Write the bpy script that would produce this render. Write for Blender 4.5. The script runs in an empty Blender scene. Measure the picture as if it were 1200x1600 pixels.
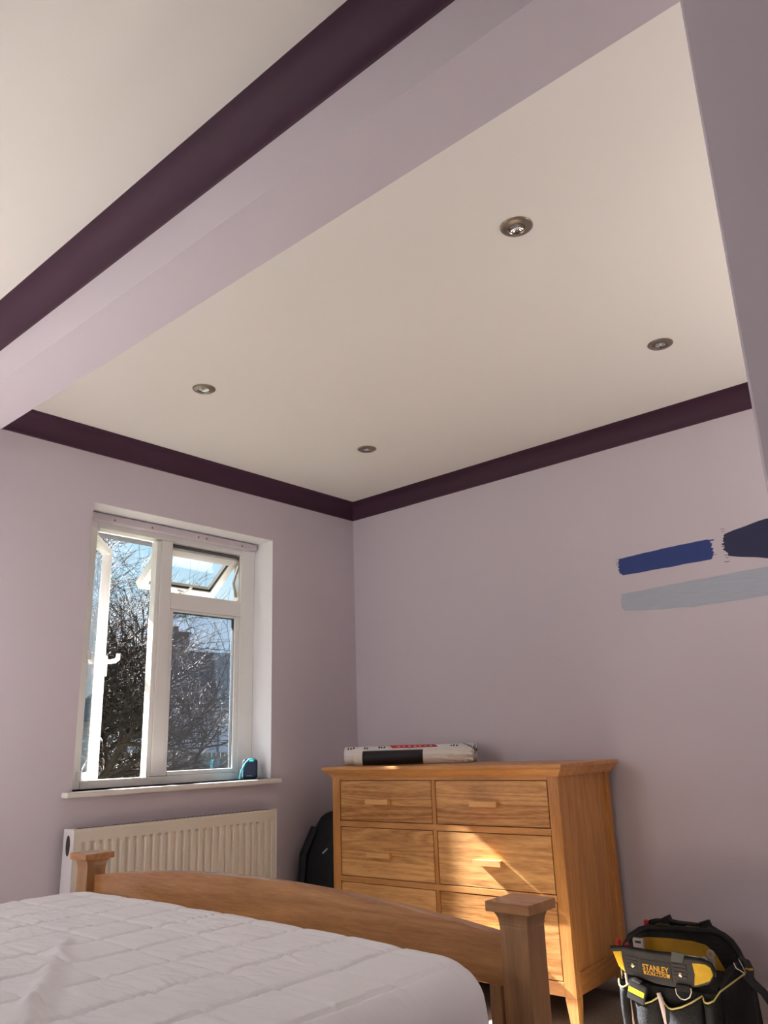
import bpy, bmesh, math, random
from mathutils import Vector, Matrix, noise
from math import sin, cos, pi, radians

random.seed(7)
sc = bpy.context.scene
COL = sc.collection

# ------------------------------------------------------------------ camera
F_PX, YAW, PITCH, ROLL = 1238.367, 0.7186, 0.2874, -0.0333
fw = Vector((-sin(YAW)*cos(PITCH), cos(YAW)*cos(PITCH), sin(PITCH)))
r0 = Vector((cos(YAW), sin(YAW), 0)); u0 = r0.cross(fw)
rt = r0*cos(ROLL)+u0*sin(ROLL); up = -r0*sin(ROLL)+u0*cos(ROLL)
cam_d = bpy.data.cameras.new('camera'); cam = bpy.data.objects.new('camera', cam_d); COL.objects.link(cam)
cam_d.sensor_fit = 'HORIZONTAL'; cam_d.sensor_width = 36.0; cam_d.lens = F_PX/1200*36
cam_d.clip_start = 0.02; cam_d.clip_end = 300
M = Matrix((rt, up, -fw)).transposed().to_4x4(); M.translation = Vector((3.1833, -3.3509, 0.99))
cam.matrix_world = M
sc.camera = cam

# ------------------------------------------------------------------ view, sky, sun
vs = sc.view_settings
vs.view_transform = 'Standard'; vs.look = 'None'; vs.gamma = 1; vs.use_curve_mapping = False
vs.exposure = 0.1
SUN_E, SKY_S, FILL_W, UP_W = 78.0, 1.0, 32.0, 21.0

def lin(c):
    return tuple(((v/255)/12.92 if v/255 <= 0.04045 else ((v/255+0.055)/1.055)**2.4) for v in c)+(1.0,)

w = bpy.data.worlds.new('sky'); sc.world = w; w.use_nodes = True
nt = w.node_tree; nt.nodes.clear()
N = nt.nodes.new
out = N('ShaderNodeOutputWorld'); bg = N('ShaderNodeBackground'); bg.inputs['Strength'].default_value = SKY_S
tc = N('ShaderNodeTexCoord'); sep = N('ShaderNodeSeparateXYZ')
rmp = N('ShaderNodeValToRGB')
el = rmp.color_ramp.elements
el[0].position = 0.0; el[0].color = lin((226, 243, 252)); el[1].position = 0.75; el[1].color = lin((140, 196, 240))
e = el.new(0.22); e.color = lin((186, 228, 253))
nz = N('ShaderNodeTexNoise'); nz.inputs['Scale'].default_value = 3.2; nz.inputs['Detail'].default_value = 6; nz.inputs['Roughness'].default_value = 0.6
mp = N('ShaderNodeMapping'); mp.inputs['Scale'].default_value = (1, 1, 2.2)
cr = N('ShaderNodeValToRGB'); cr.color_ramp.elements[0].position = 0.42; cr.color_ramp.elements[1].position = 0.72
mx = N('ShaderNodeMixRGB'); mx.inputs['Color2'].default_value = lin((250, 252, 255))
L = nt.links.new
L(tc.outputs['Generated'], sep.inputs[0]); L(sep.outputs['Z'], rmp.inputs[0])
L(tc.outputs['Generated'], mp.inputs[0]); L(mp.outputs[0], nz.inputs['Vector']); L(nz.outputs[0], cr.inputs[0])
L(cr.outputs[0], mx.inputs['Fac']); L(rmp.outputs[0], mx.inputs['Color1']); L(mx.outputs[0], bg.inputs['Color']); L(bg.outputs[0], out.inputs[0])

sun_d = bpy.data.lights.new('sun', 'SUN'); sun_d.energy = SUN_E; sun_d.angle = radians(0.53); sun_d.color = (1.0, 0.95, 0.88)
sun = bpy.data.objects.new('sun', sun_d); COL.objects.link(sun)
SUN_DIR = Vector((0.993, 0.165, -0.72)).normalized()
sun.rotation_euler = SUN_DIR.to_track_quat('-Z', 'Y').to_euler()

# area fill at an added window behind the camera, brightens the room
fill_d = bpy.data.lights.new('fill_light', 'AREA'); fill_d.shape = 'RECTANGLE'; fill_d.size = 0.9; fill_d.size_y = 1.15
fill_d.energy = FILL_W; fill_d.color = (1.0, 0.98, 0.97)
fill_o = bpy.data.objects.new('fill_light', fill_d); COL.objects.link(fill_o)
fill_o.location = (0.7, -5.52, 1.48); fill_o.rotation_euler = Vector((0, 1, 0)).to_track_quat('-Z', 'Y').to_euler()

sc.cycles.caustics_reflective = False; sc.cycles.caustics_refractive = False

# ------------------------------------------------------------------ helpers
class B:
    """collects shapes into one bmesh, then links them as one mesh object"""
    def __init__(s): s.bm = bmesh.new()
    def _add(s, t, m=None):
        if m is not None: bmesh.ops.transform(t, matrix=m, verts=t.verts)
        me = bpy.data.meshes.new('tmp'); t.to_mesh(me); t.free(); s.bm.from_mesh(me); bpy.data.meshes.remove(me)
        return s
    def box(s, x0, x1, y0, y1, z0, z1, bev=0.0, seg=2, m=None):
        t = bmesh.new(); bmesh.ops.create_cube(t, size=1)
        for v in t.verts: v.co = Vector(((x0+x1)/2+v.co.x*(x1-x0), (y0+y1)/2+v.co.y*(y1-y0), (z0+z1)/2+v.co.z*(z1-z0)))
        if bev: bmesh.ops.bevel(t, geom=list(t.edges), offset=bev, segments=seg, affect='EDGES', profile=0.5)
        return s._add(t, m)
    def hexa(s, lo, hi, m=None):
        """lo, hi: four points each, same order"""
        t = bmesh.new(); a = [t.verts.new(p) for p in lo]; b = [t.verts.new(p) for p in hi]
        t.faces.new(a[::-1]); t.faces.new(b)
        for i in range(4): t.faces.new((a[i], a[(i+1) % 4], b[(i+1) % 4], b[i]))
        bmesh.ops.recalc_face_normals(t, faces=t.faces)
        return s._add(t, m)
    def prism(s, pts, vec, m=None, bev=0.0):
        """closed polygon of 3-D points extruded along vec"""
        t = bmesh.new(); a = [t.verts.new(p) for p in pts]; b = [t.verts.new(Vector(p)+Vector(vec)) for p in pts]
        n = len(pts); t.faces.new(a); t.faces.new(b[::-1])
        for i in range(n): t.faces.new((a[i], b[i], b[(i+1) % n], a[(i+1) % n]))
        bmesh.ops.recalc_face_normals(t, faces=t.faces)
        if bev:
            bmesh.ops.bevel(t, geom=list(t.edges), offset=bev, segments=2, affect='EDGES', profile=0.5)
        return s._add(t, m)
    def tube(s, path, r, k=8, cap=True, m=None, flat=None):
        """round tube along path; r a number or a list; flat=(normal, ratio) squashes it into a strap"""
        t = bmesh.new(); P = [Vector(p) for p in path]; n = len(P); R = r if isinstance(r, (list, tuple)) else [r]*n
        rings = []; prev = None
        for i in range(n):
            d = (P[min(i+1, n-1)]-P[max(i-1, 0)]).normalized()
            if prev is None:
                a = Vector((0, 0, 1)) if abs(d.z) < 0.9 else Vector((1, 0, 0))
                if flat: a = Vector(flat[0])
                prev = a
            b = d.cross(prev).normalized(); a = b.cross(d).normalized(); prev = a
            fr = flat[1] if flat else 1
            rings.append([t.verts.new(P[i]+R[i]*(b*cos(2*pi*j/k)+a*fr*sin(2*pi*j/k))) for j in range(k)])
        for i in range(n-1):
            for j in range(k): t.faces.new((rings[i][j], rings[i][(j+1) % k], rings[i+1][(j+1) % k], rings[i+1][j]))
        if cap: t.faces.new(rings[0][::-1]); t.faces.new(rings[-1])
        bmesh.ops.recalc_face_normals(t, faces=t.faces)
        return s._add(t, m)
    def lathe(s, prof, k=32, m=None, close=False):
        """prof: (radius, z) list turned about z"""
        t = bmesh.new(); rings = []
        for (r, z) in prof:
            rings.append([t.verts.new((0, 0, z))] if r == 0 else [t.verts.new((r*cos(2*pi*j/k), r*sin(2*pi*j/k), z)) for j in range(k)])
        for a, b in zip(rings, rings[1:]):
            for j in range(k):
                q = (j+1) % k
                if len(a) == 1 and len(b) == 1: continue
                if len(a) == 1: t.faces.new((a[0], b[j], b[q]))
                elif len(b) == 1: t.faces.new((a[j], a[q], b[0]))
                else: t.faces.new((a[j], a[q], b[q], b[j]))
        bmesh.ops.recalc_face_normals(t, faces=t.faces)
        return s._add(t, m)
    def grid(s, fn, nu, nv, m=None):
        """fn(i/nu, j/nv) -> point"""
        t = bmesh.new(); V = [[t.verts.new(fn(i/nu, j/nv)) for j in range(nv+1)] for i in range(nu+1)]
        for i in range(nu):
            for j in range(nv): t.faces.new((V[i][j], V[i+1][j], V[i+1][j+1], V[i][j+1]))
        return s._add(t, m)
    def ball(s, c, rx, ry, rz, m=None, p=1.0, fn=None, seg=24):
        """superellipsoid; p<1 boxier"""
        t = bmesh.new(); bmesh.ops.create_uvsphere(t, u_segments=seg, v_segments=seg//2+2, radius=1)
        for v in t.verts:
            q = Vector([math.copysign(abs(x)**p, x) for x in v.co])
            if fn: q = fn(q)
            v.co = Vector((c[0]+q.x*rx, c[1]+q.y*ry, c[2]+q.z*rz))
        return s._add(t, m)
    def build(s, name, mat, parent=None, smooth=35, solid=0.0, weld=False):
        if weld: bmesh.ops.remove_doubles(s.bm, verts=s.bm.verts, dist=1e-5)
        me = bpy.data.meshes.new(name); s.bm.to_mesh(me); s.bm.free()
        if smooth:
            me.polygons.foreach_set('use_smooth', [True]*len(me.polygons)); me.set_sharp_from_angle(angle=radians(smooth))
        o = bpy.data.objects.new(name, me); COL.objects.link(o)
        if mat: me.materials.append(mat)
        if parent: o.parent = parent
        if smooth and len(me.polygons) < 20000:
            wn_ = o.modifiers.new('weighted_normals', 'WEIGHTED_NORMAL'); wn_.keep_sharp = True
        if solid:
            md = o.modifiers.new('thickness', 'SOLIDIFY'); md.thickness = solid; md.offset = 0
        return o

def empty(name, loc=(0, 0, 0), rz=0.0):
    o = bpy.data.objects.new(name, None); COL.objects.link(o); o.location = loc; o.rotation_euler = (0, 0, rz); o.empty_display_size = 0.05
    return o
def tag(o, label, cat, group=None):
    o['label'] = label; o['category'] = cat
    if group: o['group'] = group
    return o
def struct(o): o['kind'] = 'structure'; return o
def copy_tree(o, parent=None):
    c = o.copy(); COL.objects.link(c)
    if parent: c.parent = parent
    for ch in list(o.children): copy_tree(ch, c)
    return c

# ------------------------------------------------------------------ materials
def base(name):
    m = bpy.data.materials.new(name); m.use_nodes = True; n = m.node_tree
    return m, n, n.nodes['Principled BSDF']
def paint(name, rgb, rough=0.6, metal=0.0, var=0.0, vscale=6.0, bump=0.0, bscale=200.0, spec=0.5, coord='Object', stretch=(1, 1, 1), coat=0.0, trans=0.0):
    m, n, p = base(name); L = n.links.new; N = n.nodes.new
    c = lin(rgb)
    p.inputs['Base Color'].default_value = c; p.inputs['Roughness'].default_value = rough; p.inputs['Metallic'].default_value = metal
    p.inputs['Specular IOR Level'].default_value = spec; p.inputs['Coat Weight'].default_value = coat
    if var or bump:
        t = N('ShaderNodeTexCoord'); mp = N('ShaderNodeMapping'); mp.inputs['Scale'].default_value = stretch
        L(t.outputs[coord], mp.inputs[0])
    if var:
        z = N('ShaderNodeTexNoise'); z.inputs['Scale'].default_value = vscale; z.inputs['Detail'].default_value = 5
        L(mp.outputs[0], z.inputs['Vector'])
        r = N('ShaderNodeValToRGB'); r.color_ramp.elements[0].position = 0.3; r.color_ramp.elements[1].position = 0.7
        r.color_ramp.elements[0].color = tuple(max(0, v*(1-var)) for v in c[:3])+(1,); r.color_ramp.elements[1].color = tuple(min(1, v*(1+var)) for v in c[:3])+(1,)
        L(z.outputs[0], r.inputs[0]); L(r.outputs[0], p.inputs['Base Color'])
    if bump:
        z = N('ShaderNodeTexNoise'); z.inputs['Scale'].default_value = bscale; z.inputs['Detail'].default_value = 4
        L(mp.outputs[0], z.inputs['Vector'])
        b = N('ShaderNodeBump'); b.inputs['Strength'].default_value = bump; b.inputs['Distance'].default_value = 0.01
        L(z.outputs[0], b.inputs['Height']); L(b.outputs[0], p.inputs['Normal'])
    return m
def wood(name, dark, light, axis, planks=0.0, rough=0.38, fig=1.0, offs=(0, 0, 0)):
    """oak: rings stretched along one axis; planks = height of the glued boards in z"""
    m, n, p = base(name); L = n.links.new; N = n.nodes.new
    t = N('ShaderNodeTexCoord'); mp = N('ShaderNodeMapping')
    s = [9.0, 9.0, 9.0]; s['xyz'.index(axis)] = 0.85
    mp.inputs['Scale'].default_value = s; mp.inputs['Location'].default_value = offs
    oi = N('ShaderNodeObjectInfo')
    va = N('ShaderNodeVectorMath'); va.operation = 'ADD'
    vm = N('ShaderNodeMath'); vm.operation = 'MULTIPLY'; vm.inputs[1].default_value = 37.0
    L(oi.outputs['Random'], vm.inputs[0]); L(t.outputs['Object'], va.inputs[0]); L(vm.outputs[0], va.inputs[1])
    src = va.outputs[0]
    tone = None
    if planks:
        sp = N('ShaderNodeSeparateXYZ'); L(t.outputs['Object'], sp.inputs[0])
        a = N('ShaderNodeMath'); a.operation = 'MULTIPLY_ADD'; a.inputs[1].default_value = 1/planks; L(sp.outputs['Z'], a.inputs[0]); L(oi.outputs['Random'], a.inputs[2])
        f = N('ShaderNodeMath'); f.operation = 'FLOOR'; L(a.outputs[0], f.inputs[0])
        ad = N('ShaderNodeMath'); ad.operation = 'ADD'; L(f.outputs[0], ad.inputs[0]); L(vm.outputs[0], ad.inputs[1])
        wn = N('ShaderNodeTexWhiteNoise'); wn.noise_dimensions = '1D'; L(ad.outputs[0], wn.inputs['W'])
        v2 = N('ShaderNodeVectorMath'); v2.operation = 'MULTIPLY_ADD'; v2.inputs[1].default_value = (7, 7, 7); L(wn.outputs['Color'], v2.inputs[0]); L(src, v2.inputs[2]); src = v2.outputs[0]
        tone = wn.outputs['Value']
    L(src, mp.inputs[0])
    big = N('ShaderNodeTexNoise'); big.inputs['Scale'].default_value = 0.75; big.inputs['Detail'].default_value = 2; big.inputs['Distortion'].default_value = 0.5; L(mp.outputs[0], big.inputs['Vector'])
    mul = N('ShaderNodeMath'); mul.operation = 'MULTIPLY'; mul.inputs[1].default_value = 9.0*fig; L(big.outputs[0], mul.inputs[0])
    fr = N('ShaderNodeMath'); fr.operation = 'PINGPONG'; fr.inputs[1].default_value = 0.5; L(mul.outputs[0], fr.inputs[0])
    fine = N('ShaderNodeTexNoise'); fine.inputs['Scale'].default_value = 20.0; fine.inputs['Detail'].default_value = 5; fine.inputs['Roughness'].default_value = 0.65; L(mp.outputs[0], fine.inputs['Vector'])
    mix = N('ShaderNodeMath'); mix.operation = 'MULTIPLY_ADD'; mix.inputs[1].default_value = 0.75; L(fr.outputs[0], mix.inputs[0])
    sub = N('ShaderNodeMath'); sub.operation = 'MULTIPLY_ADD'; sub.inputs[1].default_value = 1.1; sub.inputs[2].default_value = -0.25; L(fine.outputs[0], sub.inputs[0]); L(sub.outputs[0], mix.inputs[2])
    fac = mix.outputs[0]
    if tone is not None:
        tn = N('ShaderNodeMath'); tn.operation = 'MULTIPLY_ADD'; tn.inputs[1].default_value = 0.55; L(tone, tn.inputs[0])
        sh = N('ShaderNodeMath'); sh.operation = 'SUBTRACT'; sh.inputs[1].default_value = 0.25; L(fac, sh.inputs[0]); L(sh.outputs[0], tn.inputs[2]); fac = tn.outputs[0]
    r = N('ShaderNodeValToRGB'); r.color_ramp.elements[0].color = lin(dark); r.color_ramp.elements[1].color = lin(light)
    r.color_ramp.elements[0].position = 0.05; r.color_ramp.elements[1].position = 0.85
    L(fac, r.inputs[0]); L(r.outputs[0], p.inputs['Base Color']); p.inputs['Roughness'].default_value = rough
    b = N('ShaderNodeBump'); b.inputs['Strength'].default_value = 0.08; b.inputs['Distance'].default_value = 0.004; L(fine.outputs[0], b.inputs['Height']); L(b.outputs[0], p.inputs['Normal'])
    return m
def glass(name, tint=(1, 1, 1), dust=0.0):
    m = bpy.data.materials.new(name); m.use_nodes = True; n = m.node_tree; n.nodes.clear(); N = n.nodes.new; L = n.links.new
    o = N('ShaderNodeOutputMaterial'); t = N('ShaderNodeBsdfTransparent'); t.inputs[0].default_value = tuple(tint)+(1,)
    g = N('ShaderNodeBsdfGlossy'); g.inputs['Roughness'].default_value = 0.02
    f = N('ShaderNodeLayerWeight'); f.inputs['Blend'].default_value = 0.5
    pw = N('ShaderNodeMath'); pw.operation = 'POWER'; pw.inputs[1].default_value = 5.0; L(f.outputs['Facing'], pw.inputs[0])
    sc_ = N('ShaderNodeMath'); sc_.operation = 'MULTIPLY_ADD'; sc_.inputs[1].default_value = 0.92; sc_.inputs[2].default_value = 0.06; L(pw.outputs[0], sc_.inputs[0])
    mx = N('ShaderNodeMixShader'); L(sc_.outputs[0], mx.inputs[0]); L(t.outputs[0], mx.inputs[1]); L(g.outputs[0], mx.inputs[2])
    last = mx.outputs[0]
    if dust:
        d = N('ShaderNodeBsdfTranslucent'); d.inputs[0].default_value = (0.75, 0.78, 0.85, 1)
        m2 = N('ShaderNodeMixShader'); m2.inputs[0].default_value = dust; L(last, m2.inputs[1]); L(d.outputs[0], m2.inputs[2]); last = m2.outputs[0]
    L(last, o.inputs[0]); return m

LAV = paint('lavender_wall_paint', (201, 191, 199), rough=0.75, bump=0.04, bscale=350, spec=0.3)
CEIL = paint('cream_ceiling_paint', (238, 233, 226), rough=0.7, bump=0.03, bscale=300, spec=0.3)
PLUM = paint('deep_plum_paint', (66, 40, 56), rough=0.6, spec=0.25)
WHITE = paint('white_gloss_paint', (226, 222, 216), rough=0.35)
UPVC = paint('white_plastic_frame', (232, 232, 230), rough=0.25)
RUBBER = paint('black_gasket', (24, 24, 26), rough=0.6)
CARPET = paint('beige_carpet', (178, 164, 150), rough=0.95, var=0.18, vscale=90, bump=0.5, bscale=420, spec=0.1)
RAD = paint('radiator_enamel', (222, 214, 200), rough=0.35)
RADSIDE = paint('radiator_side_enamel', (226, 222, 224), rough=0.35)
DARK = paint('dark_recess', (38, 30, 30), rough=0.8)
NICKEL = paint('brushed_nickel', (150, 138, 126), rough=0.34, metal=0.85, bump=0.02)
REFL = paint('lamp_reflector', (215, 215, 215), rough=0.12, metal=1.0)
LENS = glass('lamp_lens')
STEEL = paint('bright_steel', (205, 200, 190), rough=0.25, metal=1.0)
CHX = wood('chest_oak_along', (170, 112, 58), (208, 150, 88), 'x')
CHZ = wood('chest_oak_upright', (158, 100, 46), (206, 146, 80), 'z')
CHY = wood('chest_oak_deep', (150, 92, 42), (196, 134, 70), 'y')
CHD = wood('chest_oak_drawer_lit', (152, 98, 48), (224, 170, 106), 'x', planks=0.082, fig=1.5)  # drawer fronts lightened for the light on them; same oak as the sides
CHH = wood('chest_oak_handle', (206, 152, 92), (226, 174, 112), 'x')
BEX = wood('bed_oak_along', (148, 100, 58), (192, 140, 90), 'x', rough=0.2)
BEZ = wood('bed_oak_upright', (134, 96, 62), (180, 136, 94), 'z', rough=0.32)
BEY = wood('bed_oak_lengthwise', (136, 88, 48), (182, 128, 78), 'y', rough=0.32)
GLASS = glass('window_glass'); GLASS_D = glass('dusty_window_glass', (0.80, 0.83, 0.88), 0.0012)

# ------------------------------------------------------------------ the room
H = 2.39; YB0, YB1, ZS = -2.391, -2.218, 2.179; XN = 2.937
XR, YR = 4.25, -5.3
W1 = (-1.672, -0.630, 0.855, 2.075)      # window 1 opening: y0 y1 z0 z1
W2 = (-3.9, -2.72, 0.855, 2.075)        # added window 2 opening
fl = B(); fl.box(-0.3, XR+0.2, YR-0.2, 0.2, -0.15, 0.0); struct(fl.build('floor', CARPET, smooth=0))
ce = B(); ce.box(-0.3, XR+0.2, YB1-0.02, 0.2, H, H+0.15); struct(ce.build('ceiling', CEIL, smooth=0))
ce = B(); ce.box(-0.3, XR+0.2, YR-0.2, YB1-0.02, H, H+0.15); struct(ce.build('ceiling_near', CEIL, smooth=0))
wl = B()
ys = [YR-0.2, W2[0], W2[1], W1[0], W1[1], 0.2]
for a, b in ((0, 1), (2, 3), (4, 5)): wl.box(-0.3, 0, ys[a], ys[b], 0, H)
for q in (W1, W2): wl.box(-0.3, 0, q[0], q[1], 0, q[2]); wl.box(-0.3, 0, q[0], q[1], q[3], H)
struct(wl.build('wall_left', LAV, smooth=0))
wb = B(); wb.box(0, XR+0.2, 0, 0.2, 0, H); wall_back = struct(wb.build('wall_back', LAV, smooth=0))
wr = B(); wr.box(XR, XR+0.2, YR, 0, 0, H); struct(wr.build('wall_right', LAV, smooth=0))
W3 = (0.22, 1.18, 0.86, 2.1)  # opening of the added window behind the camera
wf = B(); wf.box(0, W3[0], YR-0.2, YR, 0, H); wf.box(W3[1], XR, YR-0.2, YR, 0, H); wf.box(W3[0], W3[1], YR-0.2, YR, 0, W3[2]); wf.box(W3[0], W3[1], YR-0.2, YR, W3[3], H); struct(wf.build('wall_front', LAV, smooth=0))
bm_ = B(); bm_.box(0, XR, YB0, YB1, ZS, H); struct(bm_.build('ceiling_beam', LAV, smooth=0))
nb = B(); nb.box(XN, XR, YB0, YB1, 0, ZS, bev=0.004); struct(nb.build('wall_inner', LAV, smooth=0))

def cove_pts(proj, drop, n=10):
    p = [(0, 0), (0, -drop-0.003), (0.003, -drop)]
    p += [(0.004+(proj-0.008)*(1-cos(t*pi/2/n)), -drop+0.004+(drop-0.008)*sin(t*pi/2/n)) for t in range(n+1)]
    return p+[(proj, -0.003), (proj, 0)]
CP, CD = 0.081, 0.085
c = B(); c.prism([(p, YB1, H+z) for p, z in cove_pts(CP, CD)], (0, -YB1, 0)); struct(c.build('trim_1', PLUM))
c = B(); c.prism([(0.0, -p, H+z) for p, z in cove_pts(CP, CD)], (XR, 0, 0)); struct(c.build('trim_2', PLUM))
c = B(); c.prism([(0.0, YB0-p, H+z) for p, z in cove_pts(CP, CD)], (XR, 0, 0)); struct(c.build('trim_3', PLUM))
c = B(); c.prism([(p, YR, H+z) for p, z in cove_pts(CP, CD)], (0, YB0-YR, 0)); struct(c.build('trim_4', PLUM))
for nm, bx in (('baseboard_back', (0, XR, -0.016, 0)), ('baseboard_left', (0, 0.016, YR, -0.016))):
    b = B(); b.box(*bx, 0, 0.09, bev=0.004); b.box(*bx, 0.09, 0.1, bev=0.003); struct(b.build(nm, paint(nm+'_paint', (206, 196, 196), 0.4), smooth=0))

# paint swatches brushed on the back wall
def swatch(x0, x1, top, bot, rgb, rag, seed, label):
    """outline with bristle-ragged ends; a coat of paint half a millimetre thick"""
    rnd = random.Random(seed); n = 44; up_, dn = [], []
    for i in range(n+1):
        t = i/n; x = x0+(x1-x0)*t
        up_.append((x, top(t)+0.003*noise.noise((x*14, seed, 0)))); dn.append((x, bot(t)+0.003*noise.noise((x*14, seed+5, 0))))
    k = 16
    def end(a, b, sgn, amp):
        r = []
        for i in range(1, k):
            t = i/k; z = a[1]+(b[1]-a[1])*t
            r.append((a[0]+(b[0]-a[0])*t+sgn*(amp*(rnd.random()-0.3)+0.012*sin(pi*t)), z))
        return r
    pts = up_+end(up_[-1], dn[-1], 1, rag)+dn[::-1]+end(dn[0], up_[0], -1, rag)
    b = B(); b.prism([(x, -0.0006, z) for x, z in pts], (0, 0.0006, 0))
    for i in range(14 if rag > 0.006 else 0):              # loose bristle streaks past the ends
        ex = x1 if i % 2 else x0; s = 1 if i % 2 else -1
        z = bot(0.5)+(top(0.5)-bot(0.5))*rnd.random(); l = 0.008+0.018*rnd.random()
        b.box(min(ex, ex+s*l), max(ex, ex+s*l), -0.0004, 0, z, z+0.0012+0.002*rnd.random())
    o = b.build('paint_swatch', paint('swatch_paint', rgb, 0.5, var=0.05, vscale=12, stretch=(1, 1, 8)), wall_back, smooth=0); o['label'] = label
swatch(1.668, 2.066, lambda t: 1.772+0.012*t+0.004*sin(3*t), lambda t: 1.694+0.004*t, (16, 46, 118), 0.012, 3, 'royal blue brushed paint swatch')
swatch(2.138, 2.62, lambda t: 1.795+0.03*min(1, t*3), lambda t: 1.700-0.04*min(1, t*3), (16, 24, 66), 0.016, 8, 'navy blue brushed paint swatch')
swatch(1.658, 2.62, lambda t: 1.612+0.03*t, lambda t: 1.534-0.012*sin(t*5)-0.028*t, (164, 171, 184), 0.004, 11, 'pale grey brushed paint swatch')

# ------------------------------------------------------------------ windows
def frame_ring(b, y0, y1, z0, z1, wy, wz0, wz1, x0, x1, bev=0.004):
    b.box(x0, x1, y0, y0+wy, z0, z1, bev); b.box(x0, x1, y1-wy, y1, z0, z1, bev)
    b.box(x0, x1, y0+wy, y1-wy, z0, z0+wz0, bev); b.box(x0, x1, y0+wy, y1-wy, z1-wz1, z1, bev)
win = struct(empty('window_1', (0, 0, 0)))
b = B(); y0, y1, z0, z1 = W1
b.box(-0.21, -0.15, y0, y0+0.112, z0, z1, 0.005); b.box(-0.21, -0.15, y1-0.092, y1, z0, z1, 0.005)
b.box(-0.21, -0.15, y0+0.112, y1-0.092, z0, z0+0.036, 0.004); b.box(-0.21, -0.15, y0+0.112, y1-0.092, 2.008, z1, 0.004)
b.build('window_frame', UPVC, win)
b = B(); b.box(-0.21, -0.146, -1.218, -1.154, z0+0.036, 2.008, 0.005); b.box(-0.20, -0.152, -1.242, -1.218, z0+0.036, 2.0, 0.003); b.build('mullion', UPVC, win)
b = B(); b.box(-0.21, -0.147, -1.154, -0.722, 1.672, 1.752, 0.006); b.build('transom', UPVC, win)
b = B(); frame_ring(b, -1.154, -0.722, 0.891, 1.672, 0.026, 0.02, 0.012, -0.195, -0.158, 0.004); b.build('glazing_bead', UPVC, win)
b = B(); frame_ring(b, -1.132, -0.746, 0.908, 1.663, 0.004, 0.004, 0.006, -0.189, -0.17, 0); b.build('gasket', RUBBER, win, smooth=0)
b = B(); b.box(-0.184, -0.178, -1.13, -0.748, 0.91, 1.66); b.build('pane', GLASS_D, win, smooth=0)
# painted batten along the head, with a few screw holes
b = B(); b.box(-0.15, -0.112, y0, y1-0.02, 2.034, 2.068, 0.003); b.build('head_batten', LAV, win)
b = B()
for yy in (-1.5, -1.30, -1.03, -0.98, -0.75): b.lathe([(0, 0), (0.005, 0), (0.005, 0.003), (0, 0.003)], 10, Matrix.Translation((-0.113, yy, 2.046)) @ Matrix.Rotation(pi/2, 4, 'Y'))
b.build('batten_screw', paint('brass_screw', (150, 110, 70), 0.4, 0.8), win)
# casement opened outwards, hinged on its left stile
def casement(L_, hz0, hz1):
    b = B(); S = 0.034
    b.box(0, S, -0.045, 0, hz0, hz1, 0.006); b.box(L_-S, L_, -0.045, 0, hz0, hz1, 0.006)
    b.box(S, L_-S, -0.045, 0, hz0, hz0+S, 0.005); b.box(S, L_-S, -0.045, 0, hz1-S, hz1, 0.005)
    return b
PH = radians(48)
cm = Matrix.Translation((-0.195, -1.600, 0)) @ Matrix.Rotation(pi/2+PH, 4, 'Z')       # +x of the sash runs away from the hinge
o = casement(0.385, 0.885, 1.995).build('casement', UPVC, win); o.matrix_local = cm
b = B(); b.box(0.03, 0.355, -0.026, -0.02, 0.915, 1.965); b.build('casement_pane', GLASS, o, smooth=0)
b = B(); b.box(0.355, 0.379, -0.056, -0.044, 1.36, 1.46, 0.004)
b.tube([(0.367, -0.05, 1.43), (0.367, -0.072, 1.43), (0.367, -0.094, 1.433), (0.367, -0.106, 1.442), (0.367, -0.108, 1.468)], [0.011, 0.011, 0.0115, 0.011, 0.009], 10)
b.build('casement_handle', UPVC, o)
b = B(); b.box(0.02, 0.3, -0.03, -0.012, 1.999, 2.004); b.box(0.0, 0.05, -0.05, -0.005, 1.996, 2.006)
b.build('friction_stay', STEEL, o)
b = B(); b.box(-0.165, -0.146, -1.578, -1.556, 0.892, 0.93, 0.003); b.box(-0.165, -0.146, -1.57, -1.552, 1.40, 1.435, 0.002); b.box(-0.17, -0.148, -1.59, -1.55, 1.99, 2.006, 0.002); b.build('striker_plate', UPVC, win)
b = B(); b.box(-0.205, -0.19, -1.557, -1.549, 0.895, 1.99); b.build('rebate_seal', RUBBER, win, smooth=0)
# fanlight: top hung, opened outwards
FA = radians(53); FL = 0.285
fm = Matrix.Translation((-0.176, 0, 1.975)) @ Matrix.Rotation(FA, 4, 'Y')      # local -z runs down the sash, tilted outwards
b = B(); S = 0.042; fy0, fy1 = -1.185, -0.715
b.box(-0.05, 0, fy0, fy0+S, -FL, 0, 0.006); b.box(-0.05, 0, fy1-S, fy1, -FL, 0, 0.006)
b.box(-0.05, 0, fy0+S, fy1-S, -FL, -FL+S, 0.005); b.box(-0.05, 0, fy0+S, fy1-S, -S, 0, 0.005)
o = b.build('fanlight', UPVC, win); o.matrix_local = fm
b = B(); b.box(-0.03, -0.024, fy0+S-0.004, fy1-S+0.004, -FL+S-0.004, -S+0.004); b.build('fanlight_pane', GLASS, o, smooth=0)
b = B(); frame_ring(b, fy0+S-0.003, fy1-S+0.003, -FL+S-0.003, -S+0.003, 0.005, 0.005, 0.005, -0.022, -0.008, 0); b.build('fanlight_gasket', RUBBER, o, smooth=0)
b = B(); b.box(0, 0.01, -0.965, -0.925, -FL+0.006, -FL+0.03, 0.003); b.tube([(0.008, -0.945, -FL+0.016), (0.024, -0.943, -FL+0.02), (0.028, -0.925, -FL+0.045), (0.028, -0.915, -FL+0.085)], [0.008, 0.008, 0.008, 0.006], 8); b.build('fanlight_handle', UPVC, o)
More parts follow.
